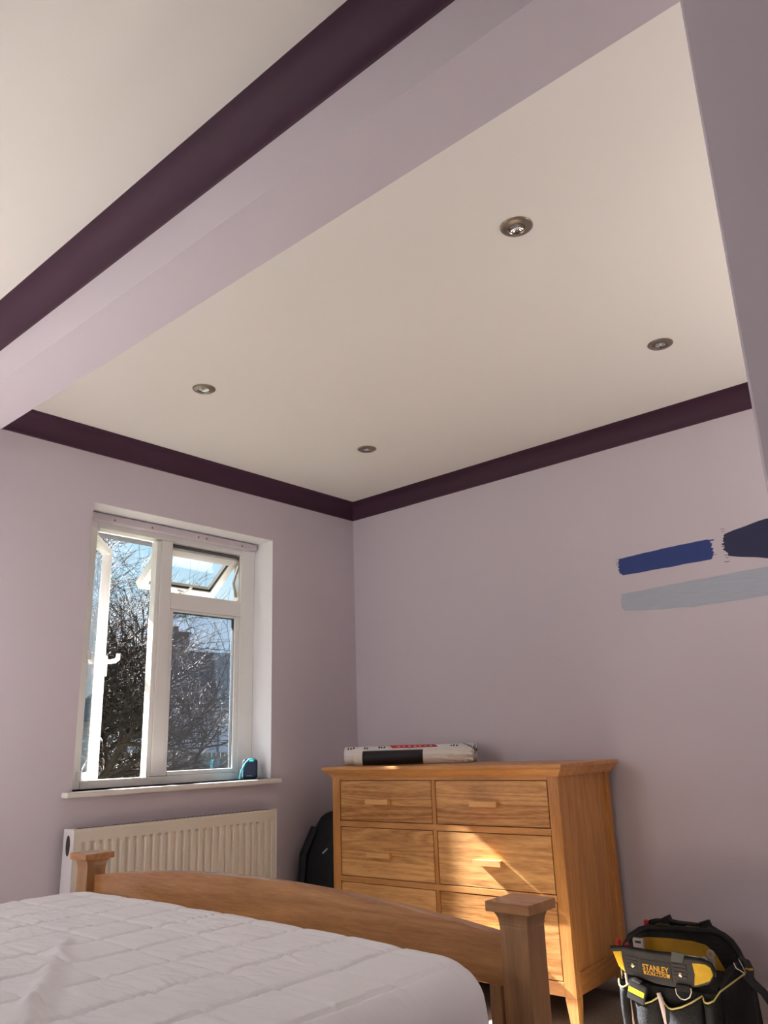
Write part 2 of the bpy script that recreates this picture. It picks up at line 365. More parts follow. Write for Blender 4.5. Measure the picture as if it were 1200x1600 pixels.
b = B(); b.box(-0.052, -0.044, fy0, fy1, -0.012, 0.03); b.box(-0.046, -0.02, fy0+0.01, fy1-0.01, 0.0, 0.012); b.build('weather_seal', paint('grey_seal', (92, 90, 92), 0.5), o, smooth=0)
b = B(); b.tube([(-0.17, -0.728, 1.95), (-0.21, -0.728, 1.86), (-0.185, -0.728, 1.78)], 0.006, 6); b.box(-0.205, -0.165, -0.726, -0.721, 1.76, 2.0); b.build('fanlight_stay', STEEL, win)
b = B(); b.box(-0.2, -0.165, -0.7215, -0.7205, 1.80, 2.0); b.build('hinge_recess', RUBBER, win, smooth=0)
b = B(); b.box(-0.15, 0.005, y0, y1, 0.832, 0.855); b.box(0.0, 0.048, y0-0.045, y1+0.032, 0.832, 0.855, 0.006, 3); b.build('window_sill', WHITE, win)

REV = paint('pale_reveal', (236, 234, 236), rough=0.6)  # reveal liners in a paler tone than the walls
b = B(); b.box(-0.15, -0.0005, y1-0.0015, y1, 0.857, z1, 0); b.box(-0.15, -0.0005, y0, y0+0.0015, 0.857, z1, 0); b.box(-0.15, -0.0005, y0+0.0015, y1-0.0015, z1-0.0015, z1, 0); b.build('window_reveal', REV, win, smooth=0)
win2 = struct(empty('added_window_2', (0, 0, 0)))  # unseen window, added to let more sun into the room
b = B(); frame_ring(b, W2[0], W2[1], W2[2], W2[3], 0.07, 0.06, 0.06, -0.21, -0.15)
for q in (-3.31,): b.box(-0.21, -0.15, q-0.03, q+0.03, W2[2]+0.06, W2[3]-0.06, 0.004)
b.build('window_frame', UPVC, win2)
b = B(); b.box(-0.183, -0.177, W2[0]+0.07, W2[1]-0.07, W2[2]+0.06, W2[3]-0.06); b.build('pane', GLASS, win2, smooth=0)
b = B(); b.box(-0.15, 0.048, W2[0]-0.04, W2[1]+0.04, 0.832, 0.855, 0.005); b.build('window_sill', WHITE, win2)
win3 = struct(empty('added_window_3', (0, 0, 0)))  # unseen window, added to go with the area fill
b = B(); frame_ring(b, W3[0], W3[1], W3[2], W3[3], 0.06, 0.06, 0.06, 0.10, 0.16, 0)
bmesh.ops.transform(b.bm, matrix=Matrix(((0, 1, 0, 0), (-1, 0, 0, YR), (0, 0, 1, 0), (0, 0, 0, 1))), verts=b.bm.verts); bmesh.ops.recalc_face_normals(b.bm, faces=b.bm.faces); b.build('window_frame', UPVC, win3, smooth=0)
b = B(); b.box(W3[0]+0.06, W3[1]-0.06, YR-0.133, YR-0.127, W3[2]+0.06, W3[3]-0.06); b.build('pane', GLASS, win3, smooth=0)
b = B(); b.box(-0.37, -0.21, y0, y1, 0.8555, 0.866, 0.003); b.build('outer_sill', paint('dark_outer_sill', (92, 86, 82), 0.8), win)
# eaves outside, seen through the window head
b = B(); b.box(-1.0, -0.3, -5.6, 3.0, 2.235, 2.26); o = b.build('trim_5', WHITE, smooth=0); struct(o)
b = B(); b.box(-1.03, -0.985, -5.6, 3.0, 2.218, 2.40, 0.004); struct(b.build('trim_6', paint('grey_fascia', (78, 80, 84), 0.5), smooth=0))
b = B(); b.box(-1.1, -0.3, -5.6, 3.0, 2.42, 2.5); b.box(-0.3, 4.5, -5.6, 0.4, 2.545, 2.6); struct(b.build('roof', paint('roof_felt', (70, 68, 66), 0.9), smooth=0))

# ------------------------------------------------------------------ chest of drawers
CW, CDP, ZT = 1.166, 0.475, 0.905
chest = tag(empty('chest_of_drawers', (0.3814, -0.5792, 0), 0.0497), 'six-drawer oak chest of drawers against the lavender back wall', 'chest of drawers')
b = B(); b.box(-0.037, CW+0.037, -0.037, 0.50, 0.889, ZT, 0.003)
b.build('top_board', CHX, chest)
b = B()                                   # cove moulding below the top, mitred at the corners
def ring_at(o, z): return [(-o, -o, z), (CW+o, -o, z), (CW+o, 0.49, z), (-o, 0.49, z)]
prof = [(0.030, 0.889), (0.028, 0.884), (0.020, 0.876), (0.012, 0.869), (0.008, 0.864), (0.006, 0.858)]
for (o1, za), (o2, zb) in zip(prof, prof[1:]): b.hexa(ring_at(o2, zb), ring_at(o1, za))
b.build('cornice', CHX, chest, smooth=20)
ST = 0.046
b = B()
b.box(ST, CW-ST, 0, 0.02, 0.845, 0.86, 0.001); b.box(ST, CW-ST, 0, 0.02, 0.645, 0.669, 0.0015); b.box(ST, CW-ST, 0, 0.02, 0.415, 0.438, 0.0015); b.box(ST, CW-ST, 0, 0.02, 0.104, 0.151, 0.0015)
b.build('front_rail', CHX, chest)
b = B(); b.box(0.5695, 0.5875, 0.001, 0.02, 0.104, 0.86, 0.001); b.build('divider', CHZ, chest)
b = B(); b.box(0.02, CW-0.02, 0.024, 0.44, 0.11, 0.86); b.build('carcass', paint('chest_inside', (70, 42, 22), 0.8), chest, smooth=0)
for x0 in (0.0, CW-ST):                   # corner posts run down into tapered legs
    for yy0 in (0.0, CDP-ST):
        b = B(); inx = 1 if x0 == 0 else -1; iny = 1 if yy0 == 0 else -1
        xa, xb = x0, x0+ST; ya, yb = yy0, yy0+ST
        b.box(xa, xb, ya, yb, 0.10, 0.86, 0.0015)
        t = 0.016
        lo = [(xa+(t if inx < 0 else 0), ya+(t if iny < 0 else 0), 0), (xb-(t if inx > 0 else 0), ya+(t if iny < 0 else 0), 0), (xb-(t if inx > 0 else 0), yb-(t if iny > 0 else 0), 0), (xa+(t if inx < 0 else 0), yb-(t if iny > 0 else 0), 0)]
        b.hexa(lo, [(xa, ya, 0.10), (xb, ya, 0.10), (xb, yb, 0.10), (xa, yb, 0.10)])
        b.build('leg', CHZ, chest)
for x0 in (0.008, CW-0.02):
    b = B(); b.box(x0, x0+0.012, ST, CDP-ST, 0.17, 0.86); b.build('side_panel', CHZ, chest, smooth=0)
    xr = 0.003 if x0 < 0.5 else CW-0.025
    b = B(); b.box(xr, xr+0.022, ST, CDP-ST, 0.104, 0.178, 0.0015); b.build('side_rail', CHY, chest)
G = 0.0028
first = None
for (ua, ub) in ((0.0473, 0.5685), (0.5885, 1.1188)):
    for (za, zb, hz) in ((0.669, 0.845, 0.755), (0.438, 0.645, 0.536), (0.151, 0.415, 0.283)):
        wd, hh = ub-ua, zb-za
        b = B(); b.box(-wd/2+G, wd/2-G, 0.001, 0.021, G-hh/2, hh/2-G, 0.0012)
        d = b.build('drawer', CHD, chest); d.location = ((ua+ub)/2, 0, (za+zb)/2)
        b = B(); hx = -0.022 if ua < 0.3 else -0.015; z = hz-(za+zb)/2; l = 0.064
        b.hexa([(hx-l+0.010, 0.001, z-0.007), (hx+l-0.010, 0.001, z-0.007), (hx+l, -0.030, z-0.011), (hx-l, -0.030, z-0.011)],
               [(hx-l+0.010, 0.001, z+0.009), (hx+l-0.010, 0.001, z+0.009), (hx+l, -0.030, z+0.010), (hx-l, -0.030, z+0.010)])
        b.build('drawer_handle', CHH, d, smooth=0)

# ------------------------------------------------------------------ bed: posts, arched footboard, rails, headboard
bed = tag(empty('bed', (0, 0, 0)), 'oak bed frame with arched footboard and capped square posts', 'bed')
def post(x, y, h, lab=None):
    b = B(); s = 0.032; c_ = 0.0505; m = Matrix.Translation((x, y, 0))
    b.box(-s, s, -s, s, 0, h-0.045, 0.002, m=m)
    n = 6; sq = lambda r, z: [(-r, -r, z), (r, -r, z), (r, r, z), (-r, r, z)]
    rr = [(s+(c_-0.006-s)*(1-cos(i/n*pi/2)), h-0.045+0.027*sin(i/n*pi/2)) for i in range(n+1)]
    for (ra, za), (rb, zb) in zip(rr, rr[1:]): b.hexa(sq(ra, za), sq(rb, zb), m)
    p_ = b.build('bed_post', BEZ, bed, smooth=25)
    b = B(); b.box(-c_, c_, -c_, c_, h-0.019, h, 0.0015, m=m); b.build('post_cap', BEX, p_)
FY = -1.893
post(2.226, -1.884, 0.69); post(0.604, -1.903, 0.69)
def arch(xa, xb, ztop, zmid, zbot, y, th, name):
    n = 36; top = []
    for i in range(n+1):
        t = i/n; x = xa+(xb-xa)*t; top.append((x, y, ztop+(zmid-ztop)*(1-(2*t-1)**2)))
    pts = top+[(xb, y, zbot)]+[(xa+(xb-xa)*(1-i/12), y, zbot+0.012*sin(pi*i/12)) for i in range(1, 12)]+[(xa, y, zbot)]
    b = B(); b.prism(pts, (0, th, 0)); return b.build(name, BEX, bed, smooth=25)
arch(0.634, 2.196, 0.624, 0.672, 0.535, -1.908, 0.030, 'footboard_rail')
b = B(); b.box(0.634, 2.196, -1.905, -1.881, 0.20, 0.27, 0.003); b.build('lower_rail', BEX, bed)
for i in range(13):
    x = 0.705+i*0.1215
    b = B(); b.box(x-0.014, x+0.014, -1.899, -1.886, 0.265, 0.545, 0.002); b.build('slat', BEZ, bed, smooth=0)
post(2.226, -4.05, 1.05); post(0.604, -4.05, 1.05)
arch(0.634, 2.196, 0.96, 1.03, 0.50, -4.065, 0.030, 'headboard_rail')
for x in (0.585, 2.215):
    b = B(); b.box(x, x+0.028, -4.03, -1.92, 0.20, 0.310, 0.004); b.build('side_rail', BEY, bed)
for i in range(12):
    b = B(); yy = -3.95+i*0.178; b.box(0.61, 2.215, yy, yy+0.07, 0.30, 0.318); b.build('base_slat', BEX, bed, smooth=0)

# ------------------------------------------------------------------ mattress in its quilted cover
COVER = paint('white_quilted_cotton', (238, 238, 243), rough=0.9, bump=0.12, bscale=34, stretch=(1.0, 3.0, 1.0), spec=0.15)
MX0, MX1, MY0, MY1, MZ0, MZT = 0.675, 2.243, -3.98, -1.955, 0.318, 0.598
def top_height(x, y):
    """domed top, quilted squares pulled down along the seams, small wrinkles and one ridge of slack cover"""
    z = 0.012*(1-((x-1.456)/0.78)**2)
    q = 0.145; wx = 0.007*noise.noise((x*3, y*4, 1.7)); wy = 0.010*noise.noise((x*5, y*3, 7.7))
    gx = abs(((x+wx) % q)-q/2); gx = q/2-gx; gy = abs(((y+wy+0.03) % q)-q/2); gy = q/2-gy
    z -= 0.0068*math.exp(-(gx/0.0055)**2)+0.0034*math.exp(-(gy/0.005)**2)
    z += 0.0036*(min(gx, gy)/(q/2))**0.5
    a = noise.noise((x*7+y*3, y*30-x*6, 4.1)); b_ = noise.noise((x*16, y*58-x*14, 8.0))
    z += 0.0022*a+0.0034*(1-abs(b_)*2.4)*max(0, 0.5+noise.noise((x*4, y*4, 3)))
    fx = x-(1.47-1.5*(y+2.44))+0.02*noise.noise((x*9, y*9, 5))
    if y < -2.28: z += 0.013*math.exp(-(fx/0.036)**2)*max(0, min(1, (-2.38-y)/0.1))*(1+0.9*noise.noise((x*22, y*22, 2)))
    return z
R_ = 0.075; CR = 0.13
def mattress():
    """top grid plus a side skirt; plan corners rounded, rim rounded"""
    t = bmesh.new(); nx, ny = 420, 420
    W_, L_ = MX1-MX0, MY1-MY0; cx, cy = (MX0+MX1)/2, (MY0+MY1)/2
    hx, hy = W_/2, L_/2
    V = []
    for i in range(nx+1):
        row = []
        for j in range(ny+1):
            # denser towards the foot, where the photograph looks
            a = i/nx*2-1; c_ = 1-(1-j/ny)**1.5
            bq = c_*2-1
            # square -> rounded rectangle: corner pull-in
            x = a*hx; y = bq*hy
            qx, qy = max(0, abs(x)-(hx-CR)), max(0, abs(y)-(hy-CR))
            m = max(qx, qy); l = math.hypot(qx, qy)
            if l > 1e-6:
                k = m/l; x = math.copysign(hx-CR+qx*k, x) if qx > 0 else x; y = math.copysign(hy-CR+qy*k, y) if qy > 0 else y
            qx2, qy2 = max(0, abs(x)-(hx-CR)), max(0, abs(y)-(hy-CR))
            de = CR-math.hypot(qx2, qy2) if (qx2 > 0 or qy2 > 0) else CR
            de = max(0, min(de, CR))
            rim = 0.0
            if de < R_: rim = R_-math.sqrt(max(0, R_**2-(R_-de)**2))
            row.append(t.verts.new((cx+x, cy+y, MZT-rim+top_height(cx+x, cy+y)*min(1, de/R_))))
        V.append(row)
    for i in range(nx):
        for j in range(ny): t.faces.new((V[i][j], V[i+1][j], V[i+1][j+1], V[i][j+1]))
    loop = [V[i][0] for i in range(nx+1)]+[V[nx][j] for j in range(1, ny+1)]+[V[i][ny] for i in range(nx-1, -1, -1)]+[V[0][j] for j in range(ny-1, 0, -1)]
    prev = loop
    for k in range(1, 9):
        z = MZT-R_-(MZT-R_-MZ0)*k/8
        cur = []
        for v in loop:
            d = Vector((v.co.x-cx, v.co.y-cy, 0)).normalized(); bul = 0.008*sin(pi*k/8)+0.004*noise.noise((v.co.x*9, v.co.y*9, z*12)); 
            cur.append(t.verts.new((v.co.x+d.x*bul, v.co.y+d.y*bul, z)))
        n = len(loop)
        for i in range(n): t.faces.new((prev[i], cur[i], cur[(i+1) % n], prev[(i+1) % n]))
        prev = cur
    t.faces.new(prev[::-1])
    bmesh.ops.recalc_face_normals(t, faces=t.faces)
    b = B(); b._add(t); return b.build('mattress', COVER, None, smooth=60)
tag(mattress(), 'bare mattress in a white quilted cotton cover lying on the oak bed', 'mattress')

# ------------------------------------------------------------------ radiator
rad = tag(empty('radiator', (0, -1.19, 0)), 'cream ribbed panel radiator on the wall under the window', 'radiator')
RY, RZ0, RZ1, RX = 0.508, 0.13, 0.718, 0.10
prof = [(-RY, 0)]; p_ = 2*RY/26; y = -RY+0.028
while y < RY-0.04:
    prof += [(y, 0), (y+0.006, 1), (y+0.017, 1), (y+0.023, 0)]; y += 0.0376
prof += [(RY, 0)]
rows = [(RZ0, 0), (RZ0+0.035, 0), (RZ0+0.045, 1), (0.662, 1), (0.672, 0), (RZ1-0.008, 0), (RZ1, 0)]
t = bmesh.new(); V = [[t.verts.new((RX-(0.010 if g and h else 0)-(0.004 if z > RZ1-0.001 else 0), yy, z)) for (yy, g) in prof] for (z, h) in rows]
for i in range(len(rows)-1):
    for j in range(len(prof)-1): t.faces.new((V[i][j], V[i][j+1], V[i+1][j+1], V[i+1][j]))
b = B(); b._add(t); b.build('front_panel', RAD, rad, smooth=12)
b = B(); b.box(0.030, 0.034, -RY, RY, RZ0, RZ1); b.build('back_panel', RAD, rad, smooth=0)
b = B()
b.box(0.03, RX-0.003, -RY, RY, RZ1-0.004, RZ1+0.001, 0.001); 
b.build('top_cover', RAD, rad)
b = B()
for k in range(44): yy = -RY+0.03+k*0.0225; b.box(0.045, 0.085, yy, yy+0.012, RZ1+0.001, RZ1+0.0016)
b.build('top_slots', DARK, rad, smooth=0)
for sgn in (-1, 1):
    b = B(); yy = sgn*RY; b.box(0.022, RX+0.001, min(yy, yy+sgn*0.006), max(yy, yy+sgn*0.006), RZ0, RZ1+0.002, 0.002); sp_ = b.build('side_panel', RADSIDE, rad)
    b = B(); n = 20; b.prism([(0.062+0.016*cos(2*pi*i/n), yy+sgn*0.0061, 0.66+0.038*sin(2*pi*i/n)) for i in range(n)], (0, sgn*0.0006, 0)); b.build('vent_opening', DARK, sp_, smooth=0)
    b = B(); b.tube([(0.06, yy-sgn*0.02, RZ0+0.03), (0.06, yy+sgn*0.05, RZ0+0.03)], 0.012, 12); b.tube([(0.06, yy+sgn*0.045, RZ0+0.04), (0.06, yy+sgn*0.045, 0)], 0.0075, 10); b.lathe([(0, 0), (0.019, 0), (0.019, 0.045), (0.012, 0.055), (0, 0.055)], 14, Matrix.Translation((0.06, yy+sgn*0.045, RZ0+0.045)))
    b.build('valve', RADSIDE, rad)
for yy in (-0.35, 0.35): b = B(); b.box(0.0, 0.032, yy-0.02, yy+0.02, 0.2, 0.66); b.build('wall_bracket', RADSIDE, rad, smooth=0)

# ------------------------------------------------------------------ downlights
def downlight():
    root = empty('downlight')
    b = B(); b.lathe([(0.0, -0.0015), (0.0235, -0.0015), (0.0235, -0.006), (0.026, -0.0085), (0.034, -0.0075), (0.042, -0.005), (0.0455, -0.002), (0.0455, 0.0)], 48); b.build('bezel', NICKEL, root)
    b = B(); b.lathe([(0.0235, -0.0062), (0.0222, -0.0068), (0.0208, -0.0055), (0.0208, -0.0016)], 40); b.build('inner_ring', paint('dark_ring', (40, 36, 34), 0.4), root)
    b = B(); t = bmesh.new(); k = 28
    ctr = t.verts.new((0, 0, -0.0016)); r1 = []; r2 = []
    for j in range(k):
        a = 2*pi*j/k; z = 0.0009*(j % 2)
        r1.append(t.verts.new((0.006*cos(a), 0.006*sin(a), -0.0018))); r2.append(t.verts.new((0.0206*cos(a), 0.0206*sin(a), -0.0042-z)))
    for j in range(k):
        q = (j+1) % k; t.faces.new((ctr, r1[j], r1[q])); t.faces.new((r1[j], r2[j], r2[q], r1[q]))
    bmesh.ops.recalc_face_normals(t, faces=t.faces); b._add(t); b.build('reflector', REFL, root, smooth=0)
    b = B(); b.lathe([(0, -0.0062), (0.004, -0.0060), (0.0045, -0.003), (0.0045, -0.0018)], 16); b.build('capsule', paint('lamp_capsule', (235, 235, 230), 0.1), root)
    return root
dl = downlight(); pos = [(2.2166, -1.6346), (0.7384, -1.6283), (0.7343, -0.6611), (2.2221, -0.6628)]
dlab = ['recessed nickel downlight, largest one, nearest the camera on the ceiling', 'recessed nickel downlight above the window end beside the lavender beam',
        'recessed nickel downlight closest to the plum coving corner', 'recessed nickel downlight near the right end of the back coving']
for i, (x, y) in enumerate(pos):
    o = dl if i == 0 else copy_tree(dl)
    o.location = (x, y, H); tag(o, dlab[i], 'light', 'recessed ceiling downlights'); o.rotation_euler = (0, 0, 0.6*i)

# ------------------------------------------------------------------ rolls on the chest
def frame_x(o, d):
    """matrix whose x axis runs along d"""
    x = Vector(d).normalized(); z = Vector((0, 0, 1)); y = z.cross(x); m = Matrix((x, y, z)).transposed().to_4x4(); m.translation = Vector(o); return m
def cyl_patch(b, m, r, xa, xb, aa, ab, n=8, cut=0.0):
    def f(u, v):
        a = aa+(ab-aa)*v; x = xa+(xb-xa)*u+cut*v
        return m @ Vector((x, r*-cos(a), r*sin(a)))     # angle from the side facing the room, up over the top
    b.grid(f, 2, n)
# back roll: white film with red print
A, Bp = Vector((0.344, -0.450, 0)), Vector((0.872, -0.090, 0)); RR = 0.043
m1 = frame_x((A.x, A.y, ZT+RR*1.022), Bp-A); LN = (Bp-A).length
roll = empty('packing_film_roll', (0, 0, 0)); tag(roll, 'white film roll with red printed band, behind the black-banded roll on the chest', 'roll')
b = B(); k = 32
def rollfn(u, v):
    a = 2*pi*v; x = u*LN; rr = RR*(1+0.02*noise.noise((x*9, cos(a), sin(a))))
    return m1 @ Vector((x, rr*-cos(a), rr*sin(a)))
b.grid(rollfn, 24, k)
for xe, s in ((0, 1), (LN, -1)):
    b.grid(lambda u, v: m1 @ Vector((xe+s*0.006*(1-u), (RR*(0.45+0.55*u))*-cos(2*pi*v), (RR*(0.45+0.55*u))*sin(2*pi*v))), 3, k)
    b.grid(lambda u, v: m1 @ Vector((xe+s*(0.006+0.08*u), (RR*0.45)*-cos(2*pi*v), (RR*0.45)*sin(2*pi*v))), 1, k)
b.build('film', paint('white_film', (222, 218, 216), 0.35, bump=0.15, bscale=14), roll, smooth=50)
b = B(); cyl_patch(b, m1, RR*1.025, 0.235, 0.455, 0.80, 1.75, 8, -0.03); b.build('red_print', paint('red_print', (196, 34, 48), 0.4, var=0.25, vscale=40), roll, smooth=50, solid=0.0004)
b = B()
rg = random.Random(4)
for (xa, n_) in ((0.015, 3), (0.095, 2), (0.165, 3), (0.515, 3)):       # small black printed symbols
    for q in range(n_):
        x = xa+q*0.013; cyl_patch(b, m1, RR*1.027, x, x+0.007, 0.74+0.12*rg.random(), 1.05+0.15*rg.random(), 3, 0.004*rg.random())
for q in range(9):                                                      # slanted block print at the right end
    x = 0.575+q*0.0075; cyl_patch(b, m1, RR*1.027, x, x+0.005, 1.15-0.13*q, 1.36-0.11*q, 3, 0.003)
for q in range(12): x = 0.634+0.002*(q % 2); cyl_patch(b, m1, RR*1.027, x-0.006, x, -0.1+0.11*q, -0.03+0.11*q, 2)
b.build('black_print', paint('black_print', (36, 34, 44), 0.4), roll, smooth=50, solid=0.0004)['kind'] = 'stuff'
b = B()
for q in range(7): x = 0.26+q*0.026; cyl_patch(b, m1, RR*1.03, x, x+0.008+0.006*rg.random(), 0.95, 1.06+0.06*rg.random(), 2)
b.build('white_print', paint('white_print', (236, 226, 226), 0.4), roll, smooth=50, solid=0.0003)['kind'] = 'stuff'
# front roll: black core band with crumpled clear-white film around it
A, Bp = Vector((0.466, -0.515, 0)), Vector((0.925, -0.202, 0)); RF = 0.032
m2 = frame_x((A.x, A.y, ZT+RF*1.05), Bp-A); LN2 = (Bp-A).length
roll2 = empty('polythene_roll', (0, 0, 0)); tag(roll2, 'crumpled white polythene roll with a wide black band, front of the chest top', 'roll')
b = B()
def r2fn(u, v):
    a = 2*pi*v; x = u*LN2+(0.008*noise.noise((v*9, 3, u)) if u < 0.01 or u > 0.99 else 0)
    wr_ = 0.05 if 0.07 < u < 0.60 else 0.05+0.24*max(0, (u-0.60))/0.40
    rr = (RF-0.001)*(1+wr_*noise.noise((x*16+2.2*a, cos(a)*1.6, sin(a)*1.6))+0.6*wr_*noise.noise((x*42-3*a, cos(a)*3, sin(a)*3)))
    return m2 @ Vector((x, rr*-cos(a), rr*sin(a) if sin(a) > -0.93 else -RF*0.99))
b.grid(r2fn, 90, 40)
for xe in (0, LN2): b.grid(lambda u, v: m2 @ Vector((xe, RF*0.97*u*-cos(2*pi*v), RF*0.97*u*sin(2*pi*v))), 2, 24)
b.build('film', paint('clear_white_film', (224, 216, 206), 0.28, spec=0.6), roll2, smooth=50)
b = B()
b.grid(lambda u, v: m2 @ Vector((0.042+0.285*u, RF*1.045*-cos(2*pi*v), RF*1.045*max(-0.96, sin(2*pi*v)))), 6, 36)
b.build('black_band', paint('black_plastic_band', (20, 20, 24), 0.32), roll2, smooth=50)

# ------------------------------------------------------------------ loudspeaker on the sill
spk = tag(empty('portable_speaker', (-0.052, -0.722, 0.855), radians(-38)), 'small navy portable speaker with turquoise strap on the window sill', 'speaker')
b = B(); b.box(-0.022, 0.022, -0.037, 0.037, 0.002, 0.096, 0.0145, 4); b.build('body', paint('navy_fabric', (30, 44, 66), 0.8, bump=0.3, bscale=900), spk)
b = B(); b.box(-0.016, 0.016, -0.028, 0.028, 0, 0.004, 0.0015); b.build('rubber_base', RUBBER, spk)
b = B(); b.box(-0.019, 0.019, -0.026, 0.026, 0.0945, 0.098, 0.0015); b.build('control_panel', paint('teal_panel', (20, 92, 110), 0.4), spk)
b = B(); b.tube([(0.016, 0.022, 0.092), (0.028, 0.012, 0.094), (0.030, -0.006, 0.094), (0.028, -0.022, 0.080), (0.026, -0.034, 0.058), (0.024, -0.044, 0.036), (0.022, -0.047, 0.018), (0.02, -0.048, 0.003)], 0.0035, 8); b.tube([(0.0235, 0.018, 0.088), (0.0265, 0.008, 0.086), (0.0265, -0.004, 0.086)], 0.003, 8); b.build('strap', paint('turquoise_cord', (70, 205, 215), 0.5), spk)
b = B(); b.box(0.0218, 0.0228, -0.018, 0.010, 0.016, 0.020); b.build('badge', paint('grey_badge', (90, 110, 125), 0.4), spk, smooth=0)
b = B(); b.ball((0.0, 0, 0), 0.012, 0.02, 0.003, seg=12); o = b.build('plaster_crumb', paint('crumb', (150, 140, 135), 0.9)); o.location = (0.0, -0.66, 0.857); tag(o, 'grey plaster crumb on the sill, right of the speaker', 'debris')

# ------------------------------------------------------------------ black rucksack in the corner
ruck = tag(empty('rucksack', (0.172, -0.345, 0), radians(2)), 'black rucksack slumped in the corner left of the chest', 'rucksack')
BLK = paint('black_nylon', (15, 16, 19), 0.65, bump=0.25, bscale=60, spec=0.3)
b = B()
def rf(q):
    z = q.z; tw = 1-0.22*max(0, z)**2; n_ = 0.05*noise.noise(q*2.6)+0.03*noise.noise(q*6)
    return Vector((q.x*tw*(1+n_)+0.16*z, q.y*tw*(1+n_)+0.10*z, z*(1+0.4*n_)))
b.ball((0.0, 0, 0.345), 0.150, 0.165, 0.345, fn=rf, p=0.62, seg=40); b.build('body', BLK, ruck, smooth=60)
b = B(); b.ball((-0.01, -0.125, 0.22), 0.105, 0.065, 0.17, fn=rf, p=0.7, seg=28); b.build('front_pocket', BLK, ruck, smooth=60)
b = B(); b.tube([(-0.05, -0.11, 0.62), (-0.075, -0.165, 0.5), (-0.08, -0.185, 0.3), (-0.07, -0.19, 0.12)], 0.022, 8, flat=((0, 1, 0), 0.35)); b.tube([(0.0, 0.0, 0.66), (0.04, -0.02, 0.695), (0.09, 0.0, 0.68)], 0.01, 8); b.build('strap', BLK, ruck, smooth=60)
b = B(); b.box(-0.004, 0.004, -0.002, 0.002, -0.02, 0.02, 0.0015, m=Matrix.Translation((0.094, -0.186, 0.525)) @ Matrix.Rotation(radians(55), 4, 'Y')); b.build('zip_pull', paint('grey_pull', (150, 160, 170), 0.4), ruck)
# ------------------------------------------------------------------ tool bag
def rebase(root, loc):
    """move an empty to the thing's base without moving its parts"""
    root.location = loc
    for ch in root.children: ch.matrix_parent_inverse = Matrix.Translation(-Vector(loc))
bag = tag(empty('tool_bag'), 'open black tool bag with yellow trim on the floor beside the chest', 'tool bag')
CANV = paint('black_canvas', (26, 26, 26), 0.72, var=0.35, vscale=18, bump=0.25, bscale=120, spec=0.35)
YEL = paint('yellow_panel', (236, 190, 24), 0.5, var=0.12, vscale=30)
YELD = paint('yellow_lining', (176, 132, 22), 0.7, var=0.15, vscale=20)
PIPE = paint('yellow_piping', (214, 200, 120), 0.6)
GREYP = paint('grey_plastic', (96, 96, 94), 0.4)
RED = paint('red_plastic', (176, 34, 40), 0.35)
def poly(pts, y, th, mat, name, parent, bev=0.0, smooth=30, tilt=0.0, bow=0.0, xc=1.87, zc=0.24):
    """flat outline in x,z at depth y, th thick towards the room; tilt leans its top to the room"""
    b = B(); b.prism([(x, y-tilt*(z-zc), z) for x, z in pts], (0, -th, 0), bev=bev)
    return b.build(name, mat, parent, smooth=smooth)
b = B()      # lower body: a stiff box, a little wider at the top
b.hexa([(1.705, -0.495, 0.0), (2.07, -0.495, 0.0), (2.085, -0.215, 0.0), (1.69, -0.215, 0.0)], [(1.692, -0.488, 0.19), (2.05, -0.488, 0.20), (2.085, -0.245, 0.22), (1.665, -0.245, 0.20)])
bmesh.ops.bevel(b.bm, geom=list(b.bm.edges), offset=0.014, segments=3, affect='EDGES'); b.build('body', CANV, bag)
ARCH = [(1.640, 0.05), (1.632, 0.15), (1.6278, 0.197), (1.6425, 0.2524), (1.667, 0.2854), (1.7081, 0.3115), (1.7469, 0.3231), (1.8323, 0.3291), (1.9143, 0.3318), (1.9717, 0.3361), (2.0082, 0.33), (2.0377, 0.3094), (2.0568, 0.2801), (2.0676, 0.2541), (2.0786, 0.2169), (2.0858, 0.17), (2.0857, 0.1038), (2.0838, 0.05)]
poly(ARCH, -0.262, 0.04, CANV, 'back_panel', bag, bev=0.012)
b = B(); b.tube([(x, -0.300, z-0.004) for x, z in ARCH[2:-2]], 0.011, 8); b.build('rim_binding', CANV, bag, smooth=60)
INN = [(1.664, 0.15), (1.6662, 0.2059), (1.6791, 0.2477), (1.7007, 0.280), (1.7388, 0.2875), (1.8119, 0.2928), (1.9051, 0.2934), (1.9492, 0.2866), (1.9801, 0.2615), (2.0046, 0.2181), (2.012, 0.1798), (2.012, 0.15)]
poly(INN, -0.303, 0.003, YELD, 'lining', bag, smooth=0)
ARCHB = [(1.66, 0.1), (1.672, 0.27), (1.6874, 0.3034), (1.7138, 0.3302), (1.7398, 0.3372), (1.797, 0.3389), (1.9036, 0.3382), (1.9501, 0.335), (2.0, 0.31), (2.04, 0.25), (2.05, 0.1)]
poly(ARCHB, -0.216, 0.018, CANV, 'rear_flap', bag, bev=0.006)
b = B(); b.box(1.745, 1.80, -0.250, -0.243, 0.315, 0.334, 0.002); YE = paint('dull_yellow_edge', (150, 136, 70), 0.6); b.build('yellow_edge', YE, bag)
b = B(); b.box(1.862, 1.91, -0.250, -0.243, 0.32, 0.334, 0.002); b.build('yellow_edge', YE, bag)
HAND = [(1.7431, 0.332), (1.7759, 0.3400), (1.8000, 0.3530), (1.8130, 0.3606), (1.8199, 0.346), (1.8577, 0.3416), (1.9161, 0.3425), (1.9402, 0.3522), (1.9540, 0.358), (1.9617, 0.3442), (1.9644, 0.3322)]
